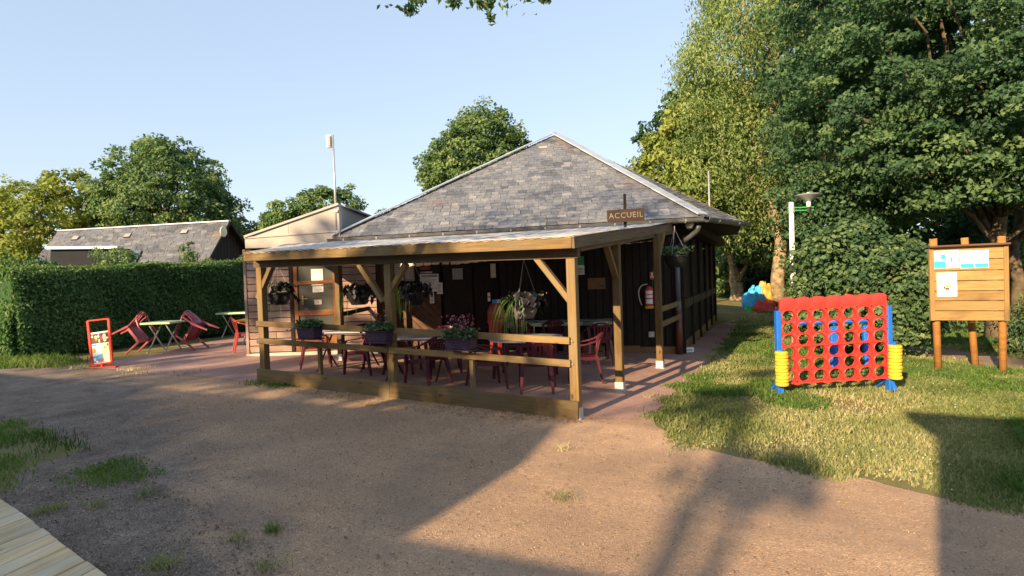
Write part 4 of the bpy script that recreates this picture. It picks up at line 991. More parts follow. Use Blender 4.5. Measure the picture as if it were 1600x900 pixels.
# blue play table behind it
bpn = at(1303, 560, 11.2); bpn = Vector((bpn.x, bpn.y, 0))
t = empty('play_table', gp(bpn.x, bpn.y), math.atan2(AX_R[1], AX_R[0]), 'blue plastic play frame standing behind the red grid game', 'toy')
zt2 = zat(bpn, 505)-gz(bpn.x)
mb = MB(); mb.box((0, 0, zt2+.03), (1.40, .30, .07)); mb.build('top_beam', M_BLUE, t, local=I4, bevel=.03)
for x in (.03, .60): MB().strip([(x, 0, zt2-.05), (x+.03, 0, 0)], [.20, .24] if x < .3 else [.09, .11], .10, (1, 0, 0)).build('leg', M_BLUE, t, local=I4, bevel=.02)
for x in (-.02, .08): MB().strip([(x, -.055, zt2-.06), (x+.02, -.055, .15)], .03, .02, (1, 0, 0)).build('rib', M_BLUE, t, local=I4)

# ------------------------------------------------------------------ notice board
pb = [on(1466, 580), on(1524, 574), on(1567, 583)]
fl2, fr2 = Vector(pb[0]), Vector(pb[2]); dx = (fr2-fl2); dx.z = 0; bx = dx.normalized(); bn = Vector((bx.y, -bx.x, 0)); bn = bn if bn.dot(Vector(CAM)-fl2) > 0 else -bn
t = empty('notice_board', gp(pb[1].x, pb[1].y), 0, 'golden pine notice board on three round posts at the right', 'notice board')
pl0 = fl2+bn*.10
def nb(x, y, o=0.0): return hit(x, y, pl0+bn*o, bn)
for p, topx, topy in ((pb[0], 1458, 373), (pb[1], 1507, 371.5), (pb[2], 1565, 369)):
    q = hit(topx, topy, Vector(p), bn); MB().tube([gp(p.x, p.y, -.02), Vector(p)*.5+q*.5, q], .062, 12).build('post', M_BOARDPOST, t, smooth=True)
tl, tr, br_, blc = nb(1452, 385), nb(1574, 380.5), nb(1576, 501.5), nb(1454.5, 501)
ys = [0, .115, .225, .365, .485, .61, .735, .865, 1.0]; ys = [0, .19, .335, .47, .605, .735, .868, 1.0]
for a, b in zip(ys, ys[1:]):
    l0 = tl+(blc-tl)*((a+b)/2); r0_ = tr+(br_-tr)*((a+b)/2); hg = ((blc-tl).length)*(b-a)
    bar('plank', l0+(r0_-l0)*.04, r0_-(r0_-l0)*.05, hg-.008, .024, M_BOARDWOOD, t, up=bn, bevel=.006)
bar('frame_side', tl+(tr-tl)*.02, blc+(br_-blc)*.02, .075, .06, M_BOARDWOOD, t, up=bn); bar('frame_side', tr-(tr-tl)*.025, br_-(br_-blc)*.025, .075, .06, M_BOARDWOOD, t, up=bn)
bar('hood', tl+bn*.04+Vector((0, 0, -.01))-(tr-tl)*.03, tr+bn*.04, .16, .035, M_REDWOOD, t, up=(0, 0, 1))
def bposter(x0, y0, x1, y1, label, marks, m=M_PAPER):
    c = (nb(x0, y0, .02)+nb(x1, y1, .02))/2; wd = abs((nb(x1, y1)-nb(x0, y0)).dot(bx)); hg = abs(nb(x0, y0).z-nb(x1, y1).z)
    p_ = poster('posted_sheet', c, bx, bn, wd, hg-.0, m, label, 'poster', marks, None); return p_
bposter(1456, 392.5, 1498.5, 418.5, 'blue and white map sheet at the left of the golden notice board', [(.02, .02, .5, .40, M_PRINTBLUE), (.33, .52, .5, .80, M_PRINTBLUE), (.64, .40, .82, .56, M_PRINTPALE), (.69, .32, .76, .64, M_PRINTBLUE), (.78, .80, .9, .92, M_LINE), (.02, .46, .5, .5, M_LINE)]+lines(5, .55, .95, .05, .3))
bposter(1499.5, 392, 1545, 418, 'blue and white sheet at the right of the map on the golden notice board', [(.02, .03, .47, .26, M_PRINTBLUE), (.52, .03, .98, .26, M_PRINTBLUE), (.475, .03, .5, .95, M_LINE)]+lines(5, .05, .45, .35, .9, seed=2)+lines(5, .55, .95, .35, .9, seed=3))
bposter(1463.5, 426.5, 1495.5, 463, 'white poster with a small round picture under the blue sheets', [(.3, .45, .62, .62, M_PRINTCREAM), (.42, .28, .62, .36, M_PRINTDARK), (.34, .33, .42, .42, M_PRINTDARK), (.62, .36, .68, .44, M_PRINTDARK), (.60, .56, .72, .64, M_LINE), (.42, .40, .60, .46, M_PRINTORANGE), (.2, .78, .8, .81, M_LINE), (.15, .85, .85, .88, M_LINE), (.55, .14, .8, .17, M_LINE)])

# ------------------------------------------------------------------ lamp post
lp = at(1240, 470, 13.9); lp = gp(lp.x, lp.y)
t = empty('street_lamp', lp, 0, 'white street lamp with a wide cone shade before the trees', 'lamp'); dl = depth(lp)
lpt = Vector((lp.x, lp.y, zat(lp, 316)))
MB().tube([lp, (lp+lpt)/2, lpt], [.075, .062, .052], 12).build('pole', M_LAMPW, t, smooth=True)
rr = Vector((AX_R[0], AX_R[1], 0)).normalized(); arm0 = Vector((lp.x, lp.y, zat(lp, 327))); hd = arm0+rr*(27/FPX*dl)
for dz_ in (.035, -.035): bar('arm', arm0-rr*.09+Vector((0, 0, dz_)), hd+rr*.12+Vector((0, 0, dz_)), .05, .028, M_GREEN, t)
MB().cyl(arm0+Vector((0, 0, -.08)), arm0+Vector((0, 0, .06)), .075, n=12).build('clamp', M_GALV, t)
MB().cyl(hd+Vector((0, 0, -.08)), hd+Vector((0, 0, .04)), .06, n=12).build('head_base', M_BLACK, t)
MB().cyl(hd+Vector((0, 0, .041)), hd+Vector((0, 0, .17)), .05, n=12).build('head_tube', M_WHITE, t, smooth=True)
MB().lathe([(.05, .16), (.13, .21), (.295, .315), (.30, .328), (.25, .342), (.055, .355), (.045, .38), (0, .385)], hd, 24).build('lamp_shade', M_GALV, t, smooth=False)
# thin pole behind the roof
p_ = at(1109, 340, 22); t = empty('thin_pole', gp(p_.x, p_.y), 0, 'thin grey pole rising behind the right slope of the pavilion roof', 'pole')
g_ = gp(p_.x, p_.y); MB().tube([g_, Vector((g_.x, g_.y, zat(g_, 270)))], [.05, .035], 8).build('shaft', M_CHROME, t, smooth=True); MB().lathe([(.04, 0), (.045, .03), (0, .08)], (g_.x, g_.y, zat(g_, 270)), 8).build('cap', M_CHROME, t)
# antenna mast on the annex
mf = at(526, 362, 13.2); t = empty('antenna_mast', mf, 0, 'tall slim antenna mast with a box on top, fixed to the annex', 'antenna')
mtp = Vector((mf.x+.0, mf.y, zat(mf, 211)))
MB().tube([Vector((mf.x, mf.y, zat(mf, 372))), mtp], [.028, .022], 8).build('mast', M_CHROME, t, smooth=True)
MB().box(mtp+Vector((-.085, -.03, -.14)), (.11, .09, .28), Matrix.Rotation(rad(20), 3, 'Z')).build('radio_box', M_LAMPW, t, bevel=.012)
MB().box(mtp+Vector((-.045, -.085, -.14)), (.06, .02, .22), Matrix.Rotation(rad(20), 3, 'Z')).build('radio_panel', M_LINE, t)
MB().box(Vector((mf.x, mf.y, zat(mf, 330))), (.16, .07, .05)).build('wall_clamp', M_GALV, t)

# ------------------------------------------------------------------ deck, bottom left
da, db = on(4, 782, .16), on(163, 898, .16)
tmp = empty('boardwalk', gp(da.x-1, da.y-1), 0, 'pale timber boardwalk at the lower left corner', 'boardwalk')
ed = (db-da); ed.z = 0; eL = ed.length; en = ed.normalized()
pdv = on(0, 838, .16)-on(75, 808, .16); pdv.z = 0; pdv = pdv.normalized()
s_ = -3.0; pwd = .145; sn_ = abs(en.cross(pdv).z); k = 0
while s_ < eL+2.2:
    p0 = da+en*s_+pdv*(-rs.uniform(0, .012)); p0.z = da.z+(db.z-da.z)*s_/eL+rs.uniform(-.004, .004)
    q = p0+pdv*2.6; q.z = p0.z; st_ = en*((pwd-.009)/sn_); st_.z = (db.z-da.z)*(pwd-.009)/sn_/eL; Mx = frame_x(p0, q); iv = Mx.inverted()
    MB().prism([iv @ r_ for r_ in (p0, p0+st_, q+st_, q)], (0, 0, -.03)).build('plank', M_DECK, tmp, bevel=.004, mw=Mx); s_ += pwd/sn_; k += 1
bar('joist', da-en*3+pdv*.06-Vector((0, 0, .085)), db+en*2+pdv*.06-Vector((0, 0, .085)), .05, .13, M_TIMBER_GREY, tmp)
bar('joist', da-en*3+pdv*1.6-Vector((0, 0, .085)), db+en*2+pdv*1.6-Vector((0, 0, .085)), .05, .13, M_TIMBER_GREY, tmp)

# ------------------------------------------------------------------ colourful inflatable behind the trees
ip = at(1186, 487, 26); ip = gp(ip.x, ip.y); t = empty('garden_toys', ip, 0, 'heap of bright blue, orange and red plastic play covers under the trees', 'toys')
def blob(c, r, m, seed, nm):
    q = random.Random(seed); ph = [q.uniform(0, 6) for _ in range(4)]
    def fn(u, v):
        a = u*2*math.pi; b = (v-.08)*math.pi/2*1.08; k = 1+.10*math.sin(3*a+ph[0])+.08*math.sin(7*b+2*a+ph[1])+.06*math.sin(9*a+ph[2])*math.cos(5*b)
        return Vector(c)+Vector((r[0]*math.cos(a)*math.cos(b)*k, r[1]*math.sin(a)*math.cos(b)*k, r[2]*math.sin(b)*k))
    MB().grid(fn, 26, 10).build(nm, m, t, smooth=False)
sc = 19/FPX
def loc(x, y, d=26.0): return at(x, y, d)
blob(loc(1180, 478, 26.2), (0.60, 0.57, 0.79), M_PRINTBLUE, 1, 'blue_cover'); blob(loc(1196, 478, 26.3), (0.48, 0.57, 0.95), M_PRINTORANGE, 2, 'orange_cover'); blob(loc(1190, 485, 25.8), (0.57, 0.43, 0.43), M_PRINTRED, 3, 'red_cover'); blob(loc(1205, 486, 25.7), (0.23, 0.28, 0.32), M_PRINTPALE, 4, 'pale_cover'); blob(loc(1171, 486, 25.8), (0.20, 0.28, 0.25), M_GREEN, 5, 'green_cover'); blob(loc(1224, 474, 26.3), (0.28, 0.36, 0.51), M_PRINTORANGE, 6, 'orange_cover')

# ------------------------------------------------------------------ house behind the hedge
hN, hAp, hF = at(318, 408, 28.3), at(352, 347, 30), at(388, 398, 31.7); hL = at(92, 362, 31.5)
hl_e = at(66, 394, 29.8)
house = empty('slate_house', Vector((hN.x, hN.y, gz(hN.x))), 0, 'dark boarded house with a long grey slate roof behind the hedge', 'house')
rdv = hL-hAp; dn = hN-hAp
foot_n = Vector((hN.x, hN.y, 0)); foot_f = Vector((hF.x, hF.y, 0))
gd = (hF-hN); gd.z = 0; gn = Vector((gd.y, -gd.x, 0)).normalized(); gn = gn if gn.dot(Vector(CAM)-hN) > 0 or gn.x > 0 else -gn
wl = MB(); wl.prism([foot_n, foot_f, hF-Vector((0, 0, .05)), hAp-Vector((0, 0, .08)), hN-Vector((0, 0, .05))], rdv*.98); wl.build('wall', M_DARKWOOD, house)
nbd = 14
for k in range(nbd):                                    # gable boards, cut to the slopes
    f0, f1 = k/nbd+.004, (k+1)/nbd-.004
    def topp(f):
        return (hN+(hAp-hN)*(f*2) if f < .5 else hAp+(hF-hAp)*(f*2-1))
    a, b = foot_n+(foot_f-foot_n)*f0, foot_n+(foot_f-foot_n)*f1
    # use apex plan position at mid of the footprint
    ta, tb = topp(f0).z-.12, topp(f1).z-.12
    out = -rdv.normalized()*.03; out.z = 0
    MB().prism([a+Vector((0, 0, 1.2)), b+Vector((0, 0, 1.2)), Vector((b.x, b.y, tb)), Vector((a.x, a.y, ta))], out).build('gable_board', M_DARKWOOD, house)
rf = MB(); e_n = dn.normalized(); ov_ = e_n*.35
P0, P1 = hAp-rdv.normalized()*.25, hL
n_lo0, n_lo1 = hN+ov_-rdv.normalized()*.25, hN+ov_+rdv
P0f, P1f = hF-rdv.normalized()*.25+(hF-hAp).normalized()*.3, hF+rdv+(hF-hAp).normalized()*.3
rf.prism([P0, P1, n_lo1, n_lo0], Vector((0, 0, -.10))); rf.prism([P0+Vector((0, 0, .001)), P1+Vector((0, 0, .001)), P1f, P0f], Vector((0, 0, -.10)))
hroof = rf.build('roof', M_DARKWOOD, house)
tm = MB(); rws = 20
rnd2 = random.Random(9)
nn = (P1-P0).cross(n_lo0-P0).normalized(); nn = nn if nn.z > 0 else -nn
sl = (n_lo0-P0); el = (P1-P0); e1 = el.normalized(); s1 = sl.normalized()
for r_ in range(rws):
    x = -rnd2.uniform(0, .2)
    while x < el.length:
        wd = rnd2.uniform(.26, .42); xa, xb = max(x, 0), min(x+wd-.012, el.length)
        if xb-xa > .05:
            c = P0+e1*((xa+xb)/2)+s1*(sl.length*(r_+.5)/rws)+nn*(.035+rnd2.uniform(-.008, .012))
            Mx = Matrix(((e1.x, s1.x, nn.x), (e1.y, s1.y, nn.y), (e1.z, s1.z, nn.z))) @ Matrix.Rotation(rad(-3.5), 3, 'X')
            tm.box(c, (xb-xa, sl.length/rws*1.12, .018), Mx)
        x += wd
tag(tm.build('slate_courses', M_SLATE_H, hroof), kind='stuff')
bar('ridge_cap', P0+Vector((0, 0, .05)), P1+Vector((0, 0, .05)), .22, .06, M_ZINC, hroof)
bar('verge_board', P0+Vector((0, 0, -.03))-rdv.normalized()*.02, n_lo0+Vector((0, 0, -.03))-rdv.normalized()*.02, .05, .14, M_DARKWOOD, house); bar('verge_board', P0+Vector((0, 0, -.03))-rdv.normalized()*.02, P0f+Vector((0, 0, -.03))-rdv.normalized()*.02, .05, .14, M_DARKWOOD, house)
def rhit(x, y, o=.05): return hit(x, y, P0+nn*o, nn)
for x, y in ((118, 372), (199, 368), (288, 362)):
    c = rhit(x, y, .08); vb = MB(); vb.box(c, (.34, .24, .07), Matrix(((e1.x, s1.x, nn.x), (e1.y, s1.y, nn.y), (e1.z, s1.z, nn.z)))); vv = vb.build('roof_vent', M_GREYCLAD, hroof)
    MB().box(c+s1*.135, (.34, .02, .05), Matrix(((e1.x, s1.x, nn.x), (e1.y, s1.y, nn.y), (e1.z, s1.z, nn.z)))).build('vent_opening', M_BLACK, vv)
gl = hit(349, 362, hAp-rdv.normalized()*.32, rdv.normalized()); 
MB().lathe([(0, -.02), (.25, -.02), (.27, 0), (.25, .03), (0, .05)], n=20).build('round_vent', M_GLOBE, house, smooth=False, mw=facing(gl, gd.normalized(), -Vector((rdv.x, rdv.y, 0)).normalized()))
# dark dormer wing with zinc flashing, and a roof window
dd = depth(rhit(130, 387, 0))-1.5
d0, d1, d1b, d0b = at(79, 389, dd), at(188, 388, dd), at(190, 425, dd), at(78, 425, dd)
bk_ = Vector((AX_F[0], AX_F[1], 0)).normalized()*2.2
dw = MB().prism([d0, d1, d1b, d0b], bk_).build('dormer', M_DORMER, house)
bar('zinc_flashing', d0+Vector((0, 0, .04))-(d1-d0)*.02, d1+Vector((0, 0, .04)), .45, .13, M_ZINC, dw)
k0, k1, k2, k3 = rhit(203, 393, .1), rhit(222, 391.5, .1), rhit(212, 411, .1), rhit(193, 412, .1)
sw = MB().prism([k0, k1, k2, k3], nn*.05).build('roof_window', M_GUTTER, hroof)
gmt, nt_, b_ = newmat('window_glass'); b_.inputs['Base Color'].default_value = (.25, .38, .48, 1); b_.inputs['Roughness'].default_value = .05; b_.inputs['Metallic'].default_value = .8
cc = (k0+k1+k2+k3)/4; MB().prism([cc+(q-cc)*.84+nn*.052 for q in (k0, k1, k2, k3)], nn*.006).build('pane', gmt, sw)
# ------------------------------------------------------------------ foliage
L_DARK = leafmat('dark_maple_leaf', (.030, .074, .034), (.069, .142, .062), (.155, .235, .09), .40)
L_LIGHT = leafmat('pale_hanging_leaf', (.090, .160, .050), (.205, .285, .095), (.34, .41, .155), .46)
L_MID = leafmat('mid_green_leaf', (.056, .115, .046), (.122, .205, .078), (.225, .30, .115), .42)
L_YEL = leafmat('yellow_green_leaf', (.11, .165, .036), (.245, .30, .07), (.38, .41, .11), .45)
L_SHRUB = leafmat('shrub_leaf', (.040, .090, .038), (.088, .160, .070), (.175, .24, .10), .36)
L_HEDGE = leafmat('hedge_leaf', (.034, .088, .026), (.076, .165, .050), (.15, .235, .072), .30)
L_GRASS = leafmat('grass_blade', (.095, .145, .038), (.235, .265, .095), (.50, .45, .25), .42, .6)
L_GREENGRASS = leafmat('green_grass_blade', (.045, .098, .020), (.095, .18, .036), (.20, .26, .065), .38, .6)
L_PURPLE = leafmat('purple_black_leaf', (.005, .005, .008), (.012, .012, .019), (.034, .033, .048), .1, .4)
L_FLOWER = leafmat('pink_flower', (.42, .09, .16), (.60, .22, .30), (.75, .48, .50), .3)
L_SPIKE = leafmat('striped_grass_leaf', (.04, .11, .02), (.12, .24, .06), (.36, .46, .20), .35)
L_DRY = leafmat('dry_leaf_litter', (.10, .06, .025), (.24, .15, .06), (.42, .30, .12), .1, .8)
L_DAISY = leafmat('white_clover_flower', (.6, .6, .55), (.7, .7, .65), (.8, .8, .78), .2)
M_BARK = plain('grey_brown_bark', (.115, .085, .055), .85, .45, 5, bmp=.9, dirt=(.10, .10, .035))
M_BARKPALE = plain('pale_lichen_bark', (.30, .225, .14), .85, .45, 6, bmp=.9, dirt=(.24, .17, .05))

def unit(a): return a/np.maximum(1e-9, np.linalg.norm(a, axis=1, keepdims=True))
def leaf_mesh(name, C, Nn, T, size, tint, fold=.25, aspect=.62):
    """one folded four-corner leaf per row: C centre, Nn normal, T long axis"""
    n = len(C); Nn = unit(Nn); T = unit(T-Nn*np.sum(T*Nn, 1, keepdims=True)); B = np.cross(Nn, T); s = size[:, None]
    V = np.empty((n, 4, 3)); V[:, 0] = C-T*s*.5; V[:, 1] = C+B*s*aspect*.5+Nn*s*fold*.4-T*s*.05; V[:, 2] = C+T*s*.5-Nn*s*fold*.3; V[:, 3] = C-B*s*aspect*.5+Nn*s*fold*.4-T*s*.05
    idx = np.arange(n)[:, None]*4; F = np.concatenate([idx+np.array([0, 1, 2]), idx+np.array([0, 2, 3])], 0)
    return mesh_np(name, V.reshape(-1, 3), F, np.repeat(np.clip(tint, 0, 1), 4))
def rdir(n): return unit(rng.normal(size=(n, 3)))
def crown_points(blobs, nclump, per, cr, flat=.55, shell=.45, droop=0.0, keep=None):
    vol = np.array([b[1][0]*b[1][1]+b[1][1]*b[1][2]+b[1][0]*b[1][2] for b in blobs]); vol = vol/vol.sum()
    CC = []; OO = []
    while len(CC) < nclump:
        k = rng.choice(len(blobs), p=vol); c, r = np.array(blobs[k][0]), np.array(blobs[k][1]); d = rdir(1)[0]
        q = c+d*r*(shell+(1-shell)*rng.random()**.45)*(1+.10*rng.normal())
        ins = [np.sum(((q-np.array(b[0]))/np.array(b[1]))**2) for j, b in enumerate(blobs) if j != k]
        if ins and min(ins) < .35 and rng.random() < .8: continue
        if keep is not None and not keep(q): continue
        CC.append(q); OO.append(d)
    CC = np.array(CC); OO = np.array(OO); n = nclump*per
    ci = np.repeat(np.arange(nclump), per)
    rr = cr*(.55+.8*rng.random(nclump)); off = rdir(n)*(rng.random(n)**.5)[:, None]*rr[ci][:, None]; off[:, 2] *= flat
    off[:, 2] -= droop*rng.random(n)*rr[ci]*1.6
    off[:, 2] -= .25*np.linalg.norm(off[:, :2], axis=1)**2/np.maximum(.2, rr[ci])
    P = CC[ci]+off
    return P, OO[ci], ci, CC
def crown_mesh(name, blobs, nclump, per, cr, size, flat=.55, shell=.45, droop=0.0, up=.3, aspect=.62, keep=None, tvar=.22, tbias=.5):
    P, O, ci, CC = crown_points(blobs, nclump, per, cr, flat, shell, droop, keep); n = len(P)
    Nn = O*.6+np.array([0, 0, up])+rng.normal(size=(n, 3))*.5
    T = rng.normal(size=(n, 3))*(.8 if droop else 1)+np.array([0, 0, -1.6 if droop else -.25])
    ct = rng.normal(size=len(CC))*tvar; tint = tbias+ct[ci]+rng.normal(size=n)*.16
    return leaf_mesh(name, P, Nn, T, size*(.65+.7*rng.random(n)), tint, aspect=aspect), CC
def limb(mb, p0, p1, r0, r1, wob=.08, n=6):
    p0, p1 = Vector(p0), Vector(p1); L = (p1-p0).length; pts = []
    for k in range(n+1):
        t = k/n; j = L*wob*math.sin(t*math.pi); pts.append(p0.lerp(p1, t)+Vector((random.uniform(-j, j)*.5, random.uniform(-j, j)*.5, random.uniform(0, j)*.4)))
    mb.tube(pts, [r0+(r1-r0)*(k/n)**.8 for k in range(n+1)], 9)
    return pts
def tree(name, base, blobs, nclump, per, cr, leaf, lmat, label, trunk_r=.2, trunk_top=None, bark=None, nlimb=14, group=None, lean=(0, 0), forks=None, cat='tree', **kw):
    base = Vector(base); t = empty(name, base, 0, label, cat, group)
    me, CC = crown_mesh('crown', blobs, nclump, per, cr, leaf, **kw); cr_ = link('crown', me, lmat, t); tag(cr_, kind='stuff')
    if trunk_r:
        mb = MB(); top = Vector(trunk_top) if trunk_top is not None else Vector(blobs[0][0])
        pts = limb(mb, base-Vector((0, 0, .1)), top, trunk_r, trunk_r*.35, .05, 8)
        mb.tube([base-Vector((0, 0, .1)), base+Vector((0, 0, trunk_r*.8)), base+Vector((0, 0, trunk_r*3))], [trunk_r*1.5, trunk_r*1.12, trunk_r*.95], 10)
        if forks:
            for a, b, ra, rb_ in forks: limb(mb, a, b, ra, rb_, .06, 6)
        pick = CC[rng.choice(len(CC), min(nlimb, len(CC)), replace=False)]
        for c in pick:
            k = random.randint(3, len(pts)-1); limb(mb, pts[k], Vector(c), trunk_r*.30, .018, .10, 5)
        mb.build('trunk', bark or M_BARK, t, smooth=True)
    return t
def foot(p): return gp(p[0], p[1])
def PX3(x, y, d): return tuple(at(x, y, d))
def rad_px(wpx, d): return wpx/FPX*d
def blob_px(x, y, d, rx, ry, rdep=None):
    a, b = rad_px(rx, d), rad_px(ry, d); return (PX3(x, y, d), (a, rdep or a, b))
def treefoot(x, d): p = at(x, 470, d); return gp(p.x, p.y)

# far left and middle trees
tree('yellow_green_tree', treefoot(60, 44), [blob_px(60, 360, 44, 85, 80), blob_px(110, 325, 45, 50, 58), blob_px(5, 350, 44, 50, 55), blob_px(-70, 340, 46, 80, 80), blob_px(20, 410, 43, 70, 30)], 430, 80, .85, .29, L_YEL, 'yellow-green bushy tree at the far left behind the slate-roofed house', .35, shell=.35)
tree('round_tree', treefoot(258, 46), [blob_px(258, 318, 46, 95, 92), blob_px(200, 330, 46, 50, 62), blob_px(320, 345, 46, 52, 55), blob_px(250, 260, 46, 42, 40)], 560, 85, .85, .27, L_MID, 'big rounded green tree rising behind the slate-roofed house', .4, shell=.55, tvar=.22, tbias=.52)
tree('low_tree', treefoot(395, 50), [blob_px(395, 375, 50, 30, 28), blob_px(360, 370, 50, 26, 26)], 60, 60, .7, .28, L_MID, 'low green tree in the gap between the slate-roofed house and the annex', .2)
tree('spreading_tree', treefoot(490, 42), [blob_px(450, 335, 42, 34, 26), blob_px(500, 320, 42, 40, 28), blob_px(540, 315, 42, 24, 24), blob_px(425, 350, 42, 14, 18), blob_px(482, 345, 42, 50, 30)], 170, 55, .55, .25, L_MID, 'loose green tree showing behind the annex roof and antenna mast', .25)
tree('small_tree_top', treefoot(600, 46), [blob_px(600, 335, 46, 12, 10), blob_px(612, 325, 46, 6, 5)], 14, 20, .3, .2, L_MID, 'tip of a small tree just over the annex roof beside the slate hip', .12, nlimb=4)
tree('domed_tree', treefoot(748, 34), [blob_px(748, 262, 34, 84, 60), blob_px(755, 215, 34, 55, 46), blob_px(700, 275, 34, 40, 40), blob_px(800, 250, 34, 30, 40)], 470, 85, .60, .20, L_MID, 'domed green tree rising behind the left slope of the pavilion roof', .35, tbias=.52, shell=.55)
# right-hand trees
kw_l = dict(droop=.8, aspect=.40, up=.1, flat=.8)
tree('hanging_leaf_tree', treefoot(1216, 26), [blob_px(1175, 60, 26, 110, 120, 3.2), blob_px(1120, 150, 26, 75, 110, 2.8), blob_px(1180, 220, 26, 90, 120, 2.8), blob_px(1210, -40, 26, 120, 110, 3.5), blob_px(1115, 255, 26, 75, 80, 2.5), blob_px(1150, 320, 26, 45, 40, 1.5)], 680, 100, .74, .17, L_LIGHT,
     'tall pale tree with hanging yellowish leaves right of the pavilion', .33, trunk_top=PX3(1212, 40, 24.3), bark=M_BARKPALE, nlimb=30, **kw_l)
tree('yellow_edge_tree', treefoot(1050, 27), [blob_px(1045, 250, 27, 48, 62), blob_px(1075, 205, 27, 40, 50), blob_px(1010, 275, 27, 28, 30), blob_px(1085, 300, 26, 50, 60)], 200, 70, .6, .20, L_YEL, 'yellow-green tree close behind the right slope of the pavilion roof', .22, tbias=.42)
tree('twisted_tree', treefoot(1152, 34), [blob_px(1140, 350, 34, 46, 50), blob_px(1180, 370, 34, 52, 46), blob_px(1130, 420, 35, 22, 30)], 170, 70, .75, .25, L_MID, 'small forked tree with a pale trunk at the end of the pavilion wall', .34, trunk_top=PX3(1138, 385, 34), bark=M_BARKPALE, tbias=.6,
     forks=[(PX3(1152, 437, 34), PX3(1136, 385, 34), .24, .14), (PX3(1152, 440, 34), PX3(1168, 410, 34), .18, .08)])
tree('large_maple', treefoot(1560, 15.5), [blob_px(1450, 90, 15, 150, 130, 2.6), blob_px(1560, 180, 14, 150, 110, 2.4), blob_px(1340, 190, 15.5, 110, 120, 2.2), blob_px(1600, 20, 15, 160, 130, 3), blob_px(1380, -30, 16, 150, 110, 3), blob_px(1330, 300, 16.5, 80, 55, 1.6), blob_px(1480, 260, 14.5, 130, 70, 2.0), blob_px(1700, 160, 14, 140, 170, 3)], 1000, 115, .60, .125, L_DARK,
     'huge dark maple whose crown fills the upper right above the notice board', .26, trunk_top=PX3(1545, 150, 15.5), nlimb=30, flat=.35, tvar=.26, tbias=.42)
tree('inner_maple', treefoot(1330, 21), [blob_px(1310, 90, 21, 120, 130, 3), blob_px(1290, 230, 21, 90, 110, 2.4), blob_px(1400, 250, 22, 120, 120, 3), blob_px(1285, 350, 20.5, 60, 60, 1.6)], 520, 90, .72, .165, L_DARK, 'dark green tree between the pale hanging-leaf tree and the large maple', .26, trunk_top=PX3(1330, 120, 21), nlimb=18, flat=.4, tbias=.5)
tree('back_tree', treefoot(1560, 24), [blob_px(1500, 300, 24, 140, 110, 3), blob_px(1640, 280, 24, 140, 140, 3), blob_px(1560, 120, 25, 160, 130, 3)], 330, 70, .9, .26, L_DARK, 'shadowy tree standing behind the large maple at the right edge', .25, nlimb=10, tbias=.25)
tree('second_trunk_maple', treefoot(1592, 16.8), [blob_px(1640, 200, 17, 90, 110, 2)], 90, 70, .6, .17, L_DARK, 'darker leaning tree right beside the large maple trunk', .2, trunk_top=PX3(1580, 180, 16.8), nlimb=6, tbias=.3)
# shrubs
def shrub(name, base, blobs, nclump, per, cr, leaf, lmat, label, group=None, **kw):
    t = tree(name, base, blobs, nclump, per, cr, leaf, lmat, label, 0, cat='shrub', group=group, **kw); mb = MB(); b = Vector(base)
    for k in range(9):
        c = Vector(blobs[k % len(blobs)][0]); e = c+Vector((random.uniform(-.4, .4), random.uniform(-.3, .3), random.uniform(-.2, .4))); limb(mb, b+Vector((random.uniform(-.2, .2), random.uniform(-.2, .2), -.05)), e, .03, .01, .1, 4)
    mb.build('stem', M_BARK, t, smooth=True); return t
sb_ = on(1345, 545); shd = 13.2
shrub('hazel_shrub', treefoot(1345, shd), [blob_px(1340, 445, shd, 90, 80, 1.0), blob_px(1300, 405, shd, 48, 52, .8), blob_px(1385, 440, shd-.3, 62, 75, .9), blob_px(1420, 480, shd-.5, 36, 55, .6), blob_px(1345, 500, shd-.2, 95, 45, .9), blob_px(1278, 470, shd+.4, 34, 52, .7), blob_px(1330, 375, shd+.2, 40, 38, .6)], 430, 75, .36, .105, L_SHRUB,
      'broad hazel-like shrub right behind the red grid game', flat=.6, aspect=.8, tvar=.24)
shrub('undergrowth_shrub', treefoot(1225, 30.5), [blob_px(1148, 468, 37, 40, 16, .8), blob_px(1265, 440, 28.5, 34, 45, 1), blob_px(1285, 420, 21, 34, 60, 1)], 130, 60, .45, .15, L_MID, 'low undergrowth at the foot of the pale trunks beside the coloured covers', tbias=.3)
shrub('bracken_clump', treefoot(1590, 12.8), [blob_px(1595, 510, 12.8, 26, 50, .6), blob_px(1640, 500, 12.8, 40, 55, .7)], 80, 60, .32, .14, L_SHRUB, 'arching leafy clump at the right edge behind the notice board', droop=.7, aspect=.25)
shrub('path_side_bushes', treefoot(1510, 17.5), [blob_px(1470, 525, 17.5, 50, 22, .8), blob_px(1540, 525, 17, 50, 25, .8), blob_px(1600, 530, 17.5, 50, 25, .8)], 130, 60, .35, .14, L_MID, 'low green bushes along the far side of the earth path', tbias=.5)
shrub('tree_hedge', treefoot(1600, 20), [blob_px(1600, 480, 20, 60, 70, 1), blob_px(1680, 470, 20, 60, 80, 1)], 130, 60, .5, .16, L_MID, 'dense green bush filling the right edge behind the notice board', tbias=.45)
